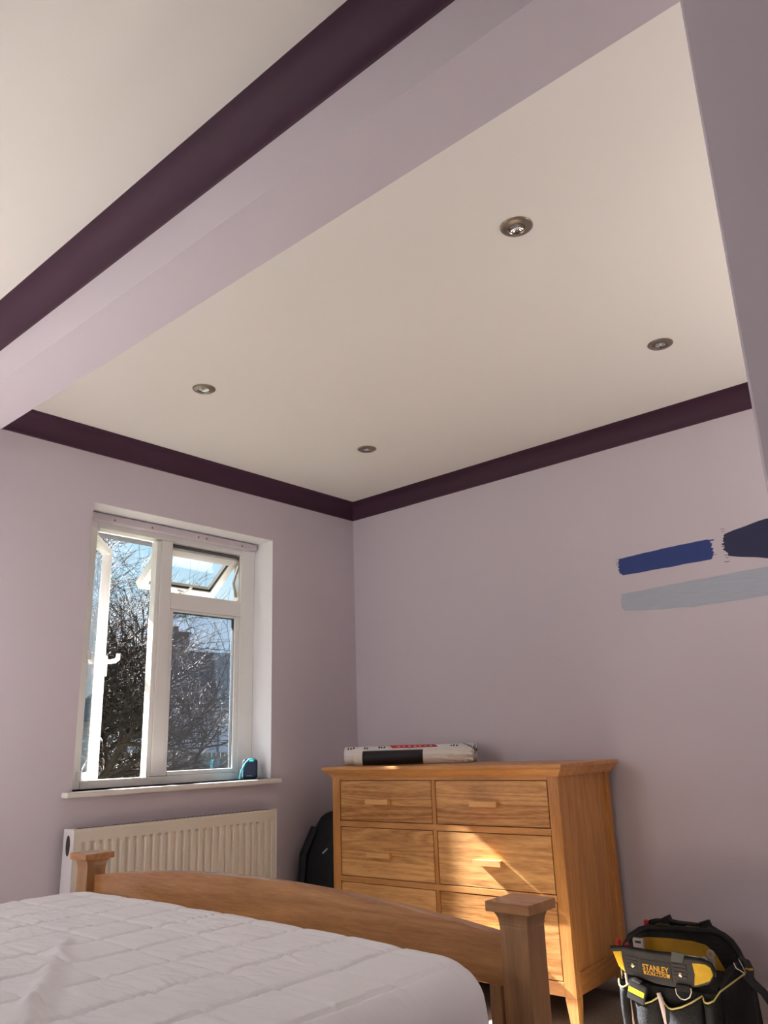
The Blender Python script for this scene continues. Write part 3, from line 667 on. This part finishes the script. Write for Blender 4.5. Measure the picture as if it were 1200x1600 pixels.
b = B(); b.tube([(x, -0.272, z) for x, z in HAND], 0.014, 8, flat=((0, 0, 1), 0.35)); b.prism([(1.776, -0.285, 0.338), (1.812, -0.285, 0.362), (1.822, -0.285, 0.335)], (0, 0.03, 0)); b.prism([(1.922, -0.285, 0.338), (1.956, -0.285, 0.360), (1.966, -0.285, 0.334)], (0, 0.03, 0)); b.build('carry_handle', CANV, bag, smooth=50)
# front board with lettering
PANEL = [(1.6872, 0.2828), (1.7396, 0.2892), (1.844, 0.2862), (1.9047, 0.288), (1.953, 0.2847), (2.0107, 0.2846), (2.0374, 0.275), (2.0466, 0.2541), (2.0396, 0.2347), (2.0244, 0.2178), (1.9798, 0.202), (1.8958, 0.1918), (1.8416, 0.193), (1.7818, 0.2057), (1.7366, 0.2082), (1.7177, 0.2284)]
PANELM = paint('charcoal_board', (52, 49, 48), 0.5, var=0.15, vscale=25, bump=0.1, bscale=150)
poly(PANEL, -0.495, 0.010, PANELM, 'front_board', bag, bev=0.002)
b = B(); b.tube([(x, -0.500, z) for x, z in PANEL[:8]], 0.007, 8); b.build('board_binding', CANV, bag, smooth=60)
poly([(1.6963, 0.273), (1.7284, 0.2779), (1.7285, 0.2591), (1.7358, 0.2133), (1.714, 0.2293)], -0.5045, 0.0022, YEL, 'yellow_corner', bag, smooth=0)
poly([(1.9773, 0.2722), (2.0024, 0.2746), (2.0212, 0.2743), (2.0366, 0.2662), (2.0418, 0.2459), (2.0283, 0.2272), (2.0023, 0.2161), (1.9758, 0.2066), (1.982, 0.240)], -0.5045, 0.0022, YEL, 'yellow_corner', bag, smooth=0)
for i, (xa, xb) in enumerate(((1.742, 1.783), (1.908, 1.955))):
    for k in range(4):
        b = B(); z = 0.262-0.0115*k-0.002*i; b.box(xa, xb, -0.5068, -0.505, z-0.0042, z+0.0042, 0.0008); b.build('webbing_rib', PANELM, bag, smooth=0)
for x, z in ((1.7658, 0.2388), (1.9326, 0.2328)):
    b = B(); b.lathe([(0, 0.0035), (0.004, 0.003), (0.0068, 0.001), (0.0068, 0)], 18, Matrix.Translation((x, -0.5065, z)) @ Matrix.Rotation(pi/2, 4, 'X')); b.build('rivet', paint('polished_brass', (245, 225, 185), 0.2, 0.9), bag)
def lettering(txt, x0, z0, wd, ht, y, mat, name, slope=0.0):
    cu = bpy.data.curves.new(name, 'FONT'); cu.body = txt; cu.size = 1; cu.extrude = 0.012; cu.offset = 0.018
    o = bpy.data.objects.new(name, cu); COL.objects.link(o); bpy.context.view_layer.update()
    me = bpy.data.meshes.new_from_object(o.evaluated_get(bpy.context.evaluated_depsgraph_get())); bpy.data.objects.remove(o)
    xs = [v.co.x for v in me.vertices]; zs = [v.co.y for v in me.vertices]; w_, h_ = max(xs)-min(xs), max(zs)-min(zs); mx_, mz_ = min(xs), min(zs)
    for v in me.vertices:
        x = (v.co.x-mx_)/w_*wd; z = (v.co.y-mz_)/h_*ht; v.co = (x0+x, y-v.co.z*0.05, z0+z+slope*x)
    me.materials.clear(); me.materials.append(mat); o = bpy.data.objects.new(name, me); COL.objects.link(o); o.parent = bag; return o
poly([(1.796, 0.203), (1.902, 0.203), (1.902, 0.262), (1.796, 0.262)], -0.505, 0.0012, paint('logo_patch', (40, 37, 37), 0.5), 'logo_patch', bag, smooth=0)
lettering('STANLEY', 1.8016, 0.2305, 0.092, 0.0185, -0.5068, paint('logo_yellow', (240, 186, 50), 0.45), 'lettering', -0.012)
poly([(1.8036, 0.2285), (1.8961, 0.2275), (1.8945, 0.2165), (1.8045, 0.2175)], -0.506, 0.001, paint('logo_band', (240, 180, 48), 0.45), 'logo_band', bag, smooth=0)
lettering('FATMAX', 1.812, 0.2186, 0.075, 0.0082, -0.5076, paint('logo_black', (34, 30, 28), 0.5), 'lettering', -0.012)
b = B(); b.prism([(1.9116, -0.500, 0.299), (1.9548, -0.500, 0.297), (1.9505, -0.512, 0.272), (1.9087, -0.512, 0.272)], (0, -0.007, 0), bev=0.002); b.build('grey_strap', paint('grey_strap', (112, 116, 112), 0.45), bag)
b = B(); b.tube([(1.953, -0.498, 0.2895), (1.985, -0.496, 0.2900), (2.012, -0.494, 0.288)], 0.003, 8); b.build('steel_rod', STEEL, bag)
# pockets: piping line on top, bulging cloth below
PKS = {1: ([(1.7006, 0.1855), (1.708, 0.1689), (1.7242, 0.1654), (1.7443, 0.1762)], -0.505), 2: ([(1.75, 0.1839), (1.7554, 0.1537), (1.7715, 0.135), (1.7956, 0.1274), (1.8217, 0.1372), (1.8508, 0.155)], -0.510),
       3: ([(1.8536, 0.1517), (1.8637, 0.1364), (1.8778, 0.1275), (1.8928, 0.1262), (1.9244, 0.1369), (1.9609, 0.1556), (1.9931, 0.1762)], -0.510), 4: ([(1.9924, 0.1704), (1.9993, 0.1606), (2.0137, 0.161), (2.0357, 0.1718), (2.0538, 0.1981)], -0.505)}
for k, (pp, y) in PKS.items():
    xa, xb = pp[0][0], pp[-1][0]
    def top(u):
        x = xa+(xb-xa)*u
        for (x1, z1), (x2, z2) in zip(pp, pp[1:]):
            if x1 <= x <= x2+1e-9: return x, z1+(z2-z1)*(x-x1)/max(1e-6, x2-x1)
        return pp[-1]
    def f(u, v):
        x, zt = top(u); bul = 0.030*sin(pi*u)**0.7*(0.45+0.55*sin(pi*min(1, v*0.75+0.2)))+0.003*noise.noise((x*40, v*5, k))
        return Vector((x+0.006*(1-2*u)*v, y+0.016-bul, zt*(1-v)+0.004*v))
    b = B(); b.grid(f, 16, 12); p_ = b.build('pocket', CANV, bag, smooth=60, solid=0.002)
    b = B(); b.tube([f(u/24, 0)+Vector((0, -0.001, 0.0015)) for u in range(25)], 0.0026, 6); b.build('piping', PIPE, p_, smooth=60)
ring = [(1.913, 0.1913), (1.915, 0.1747), (1.9263, 0.1634), (1.9411, 0.162), (1.9574, 0.1719), (1.966, 0.1881), (1.9655, 0.1991)]
b = B(); b.tube([(x, -0.512, z) for x, z in ring], 0.0024, 8); b.build('steel_ring', STEEL, bag, smooth=60)
b = B(); b.box(1.915, 1.965, -0.514, -0.49, 0.185, 0.205, 0.003); b.build('ring_tab', CANV, bag)
# right end: side pocket, strap hook and shoulder strap
b = B(); side = lambda u, v: Vector((2.052+0.035*u+0.012*sin(pi*u)*sin(pi*v), -0.485+0.20*u, (0.198+0.028*u)*(1-v)+0.004*v)); b.grid(side, 8, 10); p_ = b.build('side_pocket', CANV, bag, smooth=60, solid=0.003)
b = B(); b.tube([side(u/8, 0)+Vector((0.002, 0, 0.001)) for u in range(9)], 0.0026, 6); b.build('piping', PIPE, p_, smooth=60)
b = B(); b.prism([(2.05, -0.49, 0.19), (2.088, -0.285, 0.21), (2.066, -0.285, 0.262), (2.035, -0.36, 0.235)], (-0.004, 0, 0)); b.build('gusset', CANV, bag, smooth=0)
b = B(); b.tube([(2.0661, -0.38, 0.2618), (2.0719, -0.38, 0.2454), (2.0855, -0.38, 0.2397), (2.1025, -0.38, 0.2308), (2.1075, -0.38, 0.2109)], 0.0022, 6); b.tube([(2.0845, -0.38, 0.2737), (2.0939, -0.38, 0.2541), (2.104, -0.38, 0.2272)], 0.0022, 6); b.build('strap_hook', STEEL, bag, smooth=60)
b = B(); b.tube([(2.072, -0.33, 0.266), (2.095, -0.34, 0.262), (2.110, -0.36, 0.245), (2.116, -0.39, 0.222)], 0.013, 8, flat=((0, 0, 1), 0.4)); b.tube([(2.108, -0.38, 0.226), (2.125, -0.40, 0.218), (2.16, -0.41, 0.195), (2.20, -0.40, 0.13), (2.215, -0.37, 0.05), (2.21, -0.33, 0.012), (2.18, -0.29, 0.008)], 0.018, 8, flat=((0, 0, 1), 0.3)); b.build('shoulder_strap', CANV, bag, smooth=60)
b = B(); b.box(2.098, 2.122, -0.372, -0.362, 0.243, 0.248); b.build('yellow_tab', YELD, bag, smooth=0)
rebase(bag, (1.87, -0.36, 0))
# tools in the bag
t_ = tag(empty('tape_measure', (1.779, -0.513, 0.160)), 'black and yellow tape measure in the front pocket of the tool bag', 'tape measure')
mt = Matrix.Rotation(radians(16), 4, 'Y')
b = B(); b.box(-0.034, 0.030, -0.012, 0.016, -0.03, 0.034, 0.006, m=mt); b.build('case', paint('black_rubber_case', (36, 38, 40), 0.45), t_)
b = B(); b.box(-0.030, 0.026, -0.0145, -0.011, -0.006, 0.010, 0.001, m=mt); b.build('yellow_band', YEL, t_)
b = B(); b.box(-0.024, 0.006, -0.014, 0.01, 0.030, 0.038, 0.003, m=mt); b.build('belt_clip', GREYP, t_)
o = B(); o.tube([(1.847, -0.503, 0.166), (1.853, -0.506, 0.150), (1.858, -0.502, 0.110), (1.862, -0.498, 0.06)], [0.007, 0.0075, 0.008, 0.006], 10); tag(o.build('marker_pen', paint('chalky_white', (224, 206, 200), 0.6), smooth=60), 'white paint-smeared pen between the two front pockets of the tool bag', 'pen')
o = B(); o.tube([(1.7325, -0.497, 0.208), (1.735, -0.498, 0.175), (1.738, -0.496, 0.12), (1.74, -0.494, 0.05)], 0.0045, 8); tag(o.build('pencil', paint('pale_wood', (226, 190, 160), 0.6), smooth=60), 'thin pale pencil in the left front pocket of the tool bag', 'pencil')
sw = tag(empty('hand_saw', (1.722, -0.352, 0.203)), 'grey tool with a slotted handle inside the tool bag, left', 'saw')
b = B(); b.box(-0.0215, 0.0215, -0.006, 0.006, 0.0, 0.089, 0.005); b.build('handle', paint('pale_grey_plastic', (156, 152, 148), 0.45), sw)
b = B(); b.box(-0.013, 0.013, -0.0068, 0.0068, 0.071, 0.081, 0.003); b.build('slot', DARK, sw)
sp = tag(empty('spanner', (1.990, -0.372, 0.12)), 'steel ring spanner standing at the right inside the tool bag', 'spanner')
b = B(); m_ = Matrix.Translation((0, 0, 0.155)) @ Matrix.Rotation(pi/2, 4, 'X'); b.lathe([(0.0075, -0.004), (0.0135, -0.004), (0.0145, 0), (0.0135, 0.004), (0.0075, 0.004), (0.0075, -0.004)], 20, m_); b.build('ring_end', paint('dull_chrome_ring', (196, 190, 178), 0.35, 0.45), sp)
b = B(); b.hexa([(-0.012, -0.003, 0.0), (0.002, -0.003, 0.0), (0.002, 0.003, 0.0), (-0.012, 0.003, 0.0)], [(-0.011, -0.003, 0.146), (0.011, -0.003, 0.146), (0.011, 0.003, 0.146), (-0.011, 0.003, 0.146)]); b.build('shank', paint('dull_chrome_shank', (196, 190, 178), 0.35, 0.45), sp, smooth=0)
SPM = paint('dull_chrome', (196, 190, 178), 0.35, 0.45)
s2 = tag(empty('short_spanner', (1.971, -0.386, 0.14)), 'short steel spanner left of the longer one inside the tool bag', 'spanner')
b = B(); m_ = Matrix.Translation((0, 0, 0.118)) @ Matrix.Rotation(pi/2, 4, 'X'); b.lathe([(0.005, -0.004), (0.0105, -0.004), (0.0115, 0), (0.0105, 0.004), (0.005, 0.004), (0.005, -0.004)], 18, m_); b.build('ring_end', SPM, s2)
b = B(); b.box(-0.006, 0.006, -0.003, 0.003, 0.0, 0.109, 0.001); b.build('shank', SPM, s2)
for (x, y, z, h, lab) in ((1.703, -0.47, 0.21, 0.098, 'red-handled screwdriver at the left outer end of the tool bag'), (1.730, -0.46, 0.21, 0.087, 'red-handled screwdriver just left of the grey saw in the bag'), (1.712, -0.2515, 0.12, 0.215, 'red screwdriver poking out behind the bag top near the handle')):
    r_ = tag(empty('screwdriver', (x, y, z)), lab, 'screwdriver')
    b = B(); b.lathe([(0, h), (0.006, h-0.001), (0.009, h-0.006), (0.0085, h-0.035), (0.006, h-0.06), (0.006, h-0.066), (0, h-0.066)], 12); b.build('grip', RED, r_, smooth=50)
    b = B(); b.lathe([(0, h-0.066), (0.003, h-0.066), (0.003, min(0, h-0.13)), (0, min(0, h-0.13))], 8); b.build('shaft', STEEL, r_)

# ------------------------------------------------------------------ outside the window
GZ = -0.45
o = B(); o.box(-60, -0.32, -40, 60, GZ-0.3, GZ); struct(o.build('ground', paint('winter_lawn', (66, 68, 52), 0.95, var=0.3, vscale=0.6), smooth=0))
hs = tag(empty('bungalow', (-21, 13, GZ)), 'white rendered bungalow with dark slate roof across the garden', 'house')
def loc(b, name, mat, par=None, **k):
    o = b.build(name, mat, par or hs, **k); o.matrix_parent_inverse = Matrix.Translation(-Vector((-21, 13, GZ))) if par is None else Matrix.Identity(4); return o
RENDER = paint('white_render', (226, 228, 236), 0.85, bump=0.1, bscale=40)
SLATE = paint('dark_slate', (70, 68, 70), 0.9, spec=0.15, var=0.25, vscale=5, stretch=(1, 1, 3), bump=0.3, bscale=30)
b = B(); b.box(-23.0, -18.1, 3.0, 26, GZ, 2.35); loc(b, 'wall', RENDER, smooth=0)
def slopes(ya, yb_low, yb_top, ya_top, dz):
    b = B()
    for xe in (-17.85, -23.2):
        b.hexa([(xe, ya, 2.28), (xe, yb_low, 2.28), (-20.5, yb_top, 4.30), (-20.5, ya_top, 4.30)], [(xe, ya, 2.40+dz), (xe, yb_low, 2.40+dz), (-20.5, yb_top, 4.42+dz), (-20.5, ya_top, 4.42+dz)])
    return b
loc(slopes(2.8, 12.42, 14.15, 2.8, 0), 'slate_roof', SLATE, smooth=0)
b = slopes(12.42, 26.2, 26.2, 14.15, 0.012); loc(b, 'pale_roof', paint('pale_roof_tiles', (120, 132, 136), 0.8, var=0.12, vscale=4), smooth=0)
b = B(); b.box(-17.95, -17.80, 2.8, 26.2, 2.24, 2.31, 0.01); loc(b, 'gutter', paint('white_gutter', (200, 202, 208), 0.5), smooth=0)
BRICK = paint('chimney_brick', (84, 70, 66), 0.9, var=0.25, vscale=6)
b = B(); b.box(-20.85, -20.15, 11.75, 12.85, 3.8, 4.95); ch_ = loc(b, 'chimney', BRICK, smooth=0)
b = B()
b.box(-20.9, -20.1, 11.7, 12.9, 4.88, 5.0, 0.01)
o = b.build('chimney_cap', BRICK, ch_, smooth=0)
for yy in (12.05, 12.5): b = B(); b.lathe([(0.13, 5.0), (0.11, 5.22), (0.09, 5.22), (0.11, 5.0)], 12, Matrix.Translation((-20.5, yy, 0))); b.build('chimney_pot', BRICK, ch_)
b = B(); b.tube([(-17.9, 12.9, 2.30), (-17.9, 12.85, 2.25), (-17.95, 12.56, 2.13), (-17.97, 12.54, 1.9), (-17.97, 12.54, GZ)], 0.035, 8); loc(b, 'downpipe', paint('grey_downpipe', (120, 124, 130), 0.5))
for yy in (12.30, 13.05): b = B(); b.box(-18.1, -18.06, yy-0.06, yy+0.06, 2.14, 2.24); loc(b, 'air_vent', DARK, smooth=0)
for y_, wd in ((8.9, 1.2), (15.2, 1.4)):
    b = B(); frame_ring(b, y_-wd/2, y_+wd/2, 0.7, 1.85, 0.07, 0.07, 0.07, -18.1, -18.04, 0.01); f_ = loc(b, 'house_window', UPVC, smooth=0)
    b = B(); b.box(-18.09, -18.07, y_-wd/2, y_+wd/2, 0.7, 1.85); b.build('pane', paint('dark_far_glass', (40, 48, 58), 0.08), f_, smooth=0)
# garden wall of brick courses and a timber fence
gw = tag(empty('garden_wall', (-15.5, 7, GZ)), 'low red brick garden wall in front of the bungalow', 'wall')
BM = [paint('garden_brick', c_, 0.9, var=0.15, vscale=30) for c_ in ((128, 92, 84), (112, 84, 80), (140, 104, 92))]
b = B(); b.box(-0.09, 0.09, -3.0, 3.09, 0, 1.43); b.build('mortar_core', paint('mortar', (140, 132, 128), 0.95), gw, smooth=0)
meshes = []
for m_ in BM:
    b = B(); b.box(0.0, 0.012, -0.1075, 0.1075, -0.0325, 0.0325, 0.003, 1); o = b.build('brick', m_, None, smooth=0); meshes.append(o.data); bpy.data.objects.remove(o)
nb_ = 0
for r_ in range(18, 4, -1):
    for c_ in range(14):
        if nb_ >= 190: break
        o = bpy.data.objects.new('brick', meshes[(r_*5+c_*3) % 3]); COL.objects.link(o); o.parent = gw
        o.location = (0.089, -0.06+c_*0.225+(0.1125 if r_ % 2 else 0)+0.0, 0.04+r_*0.075); nb_ += 1
b = B(); b.box(-0.12, 0.12, -3.0, 3.1, 1.43, 1.49, 0.01); b.build('coping', paint('coping', (150, 140, 134), 0.9), gw, smooth=0)
fn = tag(empty('garden_fence', (-15.6, 10.1, GZ)), 'grey weathered timber fence right of the brick garden wall', 'fence')
FEN = paint('weathered_timber', (132, 128, 122), 0.9, var=0.2, vscale=6, stretch=(1, 1, 6))
b = B(); b.box(0, 0.022, 0.004, 0.146, 0, 1.43, 0.004, 1); o = b.build('fence_board', FEN, fn, smooth=0); md_ = o.data; o.location = (0, 0, 0)
for i in range(1, 18): o = bpy.data.objects.new('fence_board', md_); COL.objects.link(o); o.parent = fn; o.location = (0.004*(i % 2), 0.15*i, 0)
b = B(); b.box(-0.05, 0, -0.02, 2.75, 0.4, 0.48); b.build('fence_rail', FEN, fn, smooth=0)
def wheelie(x, y, rgb, lab):
    r_ = tag(empty('wheelie_bin', (x, y, GZ)), lab, 'bin'); m_ = paint('bin_plastic', rgb, 0.5)
    b = B(); b.hexa([(-0.2, -0.17, 0.08), (0.2, -0.17, 0.08), (0.2, 0.17, 0.08), (-0.2, 0.17, 0.08)], [(-0.28, -0.22, 1.0), (0.26, -0.22, 1.0), (0.26, 0.22, 1.0), (-0.28, 0.22, 1.0)]); b.build('tub', m_, r_, smooth=0)
    b = B(); b.box(-0.3, 0.29, -0.24, 0.24, 1.0, 1.06, 0.02); b.tube([(-0.3, -0.2, 1.0), (-0.34, -0.2, 0.98), (-0.34, 0.2, 0.98), (-0.3, 0.2, 1.0)], 0.015, 6); b.build('lid', m_, r_)
    for s_ in (-0.19, 0.19): b = B(); b.lathe([(0, -0.02), (0.1, -0.02), (0.1, 0.02), (0, 0.02)], 16, Matrix.Translation((-0.2, s_, 0.1)) @ Matrix.Rotation(pi/2, 4, 'X')); b.build('wheel', RUBBER, r_)
wheelie(-12.2, 7.87, (70, 190, 180), 'turquoise wheelie bin beside the fence outside the window')
wheelie(-12.6, 8.57, (54, 78, 122), 'dark blue wheelie bin right of the turquoise one outside')
o = B(); o.tube([(-13, 5+i*0.5, 3.42+0.012*((i-10)/10)**2) for i in range(24)], 0.008, 5); 
for yy in (5.0, 16.5): o.tube([(-13, yy, 3.45), (-13, yy, GZ)], 0.06, 8)
tag(o.build('overhead_cable', paint('cable_black', (40, 40, 44), 0.6)), 'thin overhead cable crossing the sky above the bungalow roof', 'cable')

# bare tree: trunk, limbs and twigs grown by forking
tree = tag(empty('bare_tree', (-7.4, 2.2, GZ)), 'leafless spreading tree filling the window view in the garden', 'tree')
BARK = paint('tree_bark', (66, 56, 48), 0.8, var=0.3, vscale=8, bump=0.4, bscale=40)
TWIG = paint('twig_bark', (58, 48, 42), 0.6, var=0.2, vscale=4, spec=0.35)
rg = random.Random(12)
class Tubes:
    def __init__(s): s.v = []; s.f = []
    def add(s, path, r0_, r1_, k):
        base_ = len(s.v); n = len(path); a = Vector((0.31, 0.2, 0.93))
        for i, p in enumerate(path):
            d = (path[min(i+1, n-1)]-path[max(i-1, 0)]).normalized(); u = d.cross(a).normalized(); v = d.cross(u); r = r0_+(r1_-r0_)*i/(n-1)
            for j in range(k): s.v.append(p+r*(u*cos(2*pi*j/k)+v*sin(2*pi*j/k)))
        for i in range(n-1):
            for j in range(k): q = (j+1) % k; o_ = base_+i*k; s.f.append((o_+j, o_+q, o_+k+q, o_+k+j))
    def build(s, name, mat, parent):
        me = bpy.data.meshes.new(name); me.from_pydata([tuple(v) for v in s.v], [], s.f); me.polygons.foreach_set('use_smooth', [True]*len(me.polygons)); me.materials.append(mat)
        o = bpy.data.objects.new(name, me); COL.objects.link(o); o.parent = parent; return o
limbs, twigs = Tubes(), Tubes()
def grow(p, d, length, r, depth):
    n = 4 if depth < 3 else 3; path = [p.copy()]; q = p.copy(); dd = d.copy()
    for i in range(n):
        dd = (dd+Vector((rg.gauss(0, 0.17), rg.gauss(0, 0.17), rg.gauss(0.02, 0.15)))).normalized(); q = q+dd*length/n; path.append(q.copy())
    (limbs if depth < 3 else twigs).add(path, r, r*0.62, 6 if depth < 3 else 3)
    if depth >= 6: return
    kids = (5, 5, 5, 4, 4, 3)[depth]
    for i in range(kids):
        t = 0.30+0.70*(i+0.6*rg.random())/kids; j = min(n-1, int(t*n)); f_ = t*n-j; s_ = path[j].lerp(path[j+1], min(1, f_))
        ax = Vector((rg.gauss(0, 1), rg.gauss(0, 1), rg.gauss(0, 0.8))).normalized(); e_ = (dd*0.75+ax*0.85+Vector((0, 0, 0.06))).normalized()
        if e_.z < -0.35: e_.z *= -0.4; e_.normalize()
        grow(s_, e_, length*(0.62+0.2*rg.random()), max(0.0030, r*0.52), depth+1)
trunk = B(); trunk.tube([(0, 0, 0), (0.02, 0.03, 0.35), (0.0, 0.05, 0.75), (0.03, 0.04, 1.05)], [0.20, 0.165, 0.15, 0.15], 14); trunk.build('trunk', BARK, tree, smooth=60)
for i in range(9):
    a = 2*pi*i/9+0.3; el_ = 0.28+0.75*(i % 3)/2+0.1*rg.random()
    grow(Vector((0.03, 0.04, 0.8+0.03*i)), Vector((cos(a)*cos(el_), sin(a)*cos(el_), sin(el_))), 1.25+0.35*rg.random(), 0.065, 1)
grow(Vector((0.03, 0.04, 1.0)), Vector((0.05, 0.05, 1)).normalized(), 2.35, 0.09, 0)
grow(Vector((0.03, 0.04, 1.4)), Vector((0.1, -0.25, 0.95)).normalized(), 2.2, 0.05, 1)
limbs.build('limbs', BARK, tree)['kind'] = 'stuff'
tw = twigs.build('twigs', TWIG, tree); tw['kind'] = 'stuff'
rebase(bed, (1.415, -2.97, 0)); rebase(roll, (0.64, -0.31, ZT)); rebase(roll2, (0.73, -0.42, ZT))

# uplighter added out of sight behind the inner wall as fill light
fl_ = tag(empty('added_fill_lamp', (3.80, -0.85, 0)), 'black uplighter floor lamp added as fill, unseen behind the inner wall', 'lamp')
LM = paint('black_lamp_metal', (24, 24, 26), 0.4, 0.5)
b = B(); b.lathe([(0, 0.03), (0.02, 0.03), (0.13, 0.012), (0.14, 0.0), (0, 0)], 28); b.build('base', LM, fl_)
b = B(); b.lathe([(0.011, 0.02), (0.011, 1.02)], 14); b.build('pole', LM, fl_)
b = B(); b.lathe([(0.012, 1.0), (0.06, 1.03), (0.15, 1.10), (0.165, 1.12), (0.16, 1.12), (0.145, 1.105), (0.06, 1.045), (0, 1.035)], 32); b.build('bowl_shade', LM, fl_)
ul = bpy.data.lights.new('fill_uplight', 'AREA'); ul.shape = 'DISK'; ul.size = 0.26; ul.energy = UP_W; ul.color = (1.0, 0.95, 0.88)
uo = bpy.data.objects.new('fill_uplight', ul); COL.objects.link(uo); uo.parent = fl_; uo.location = (0, 0, 1.115); uo.rotation_euler = (pi, 0, 0)
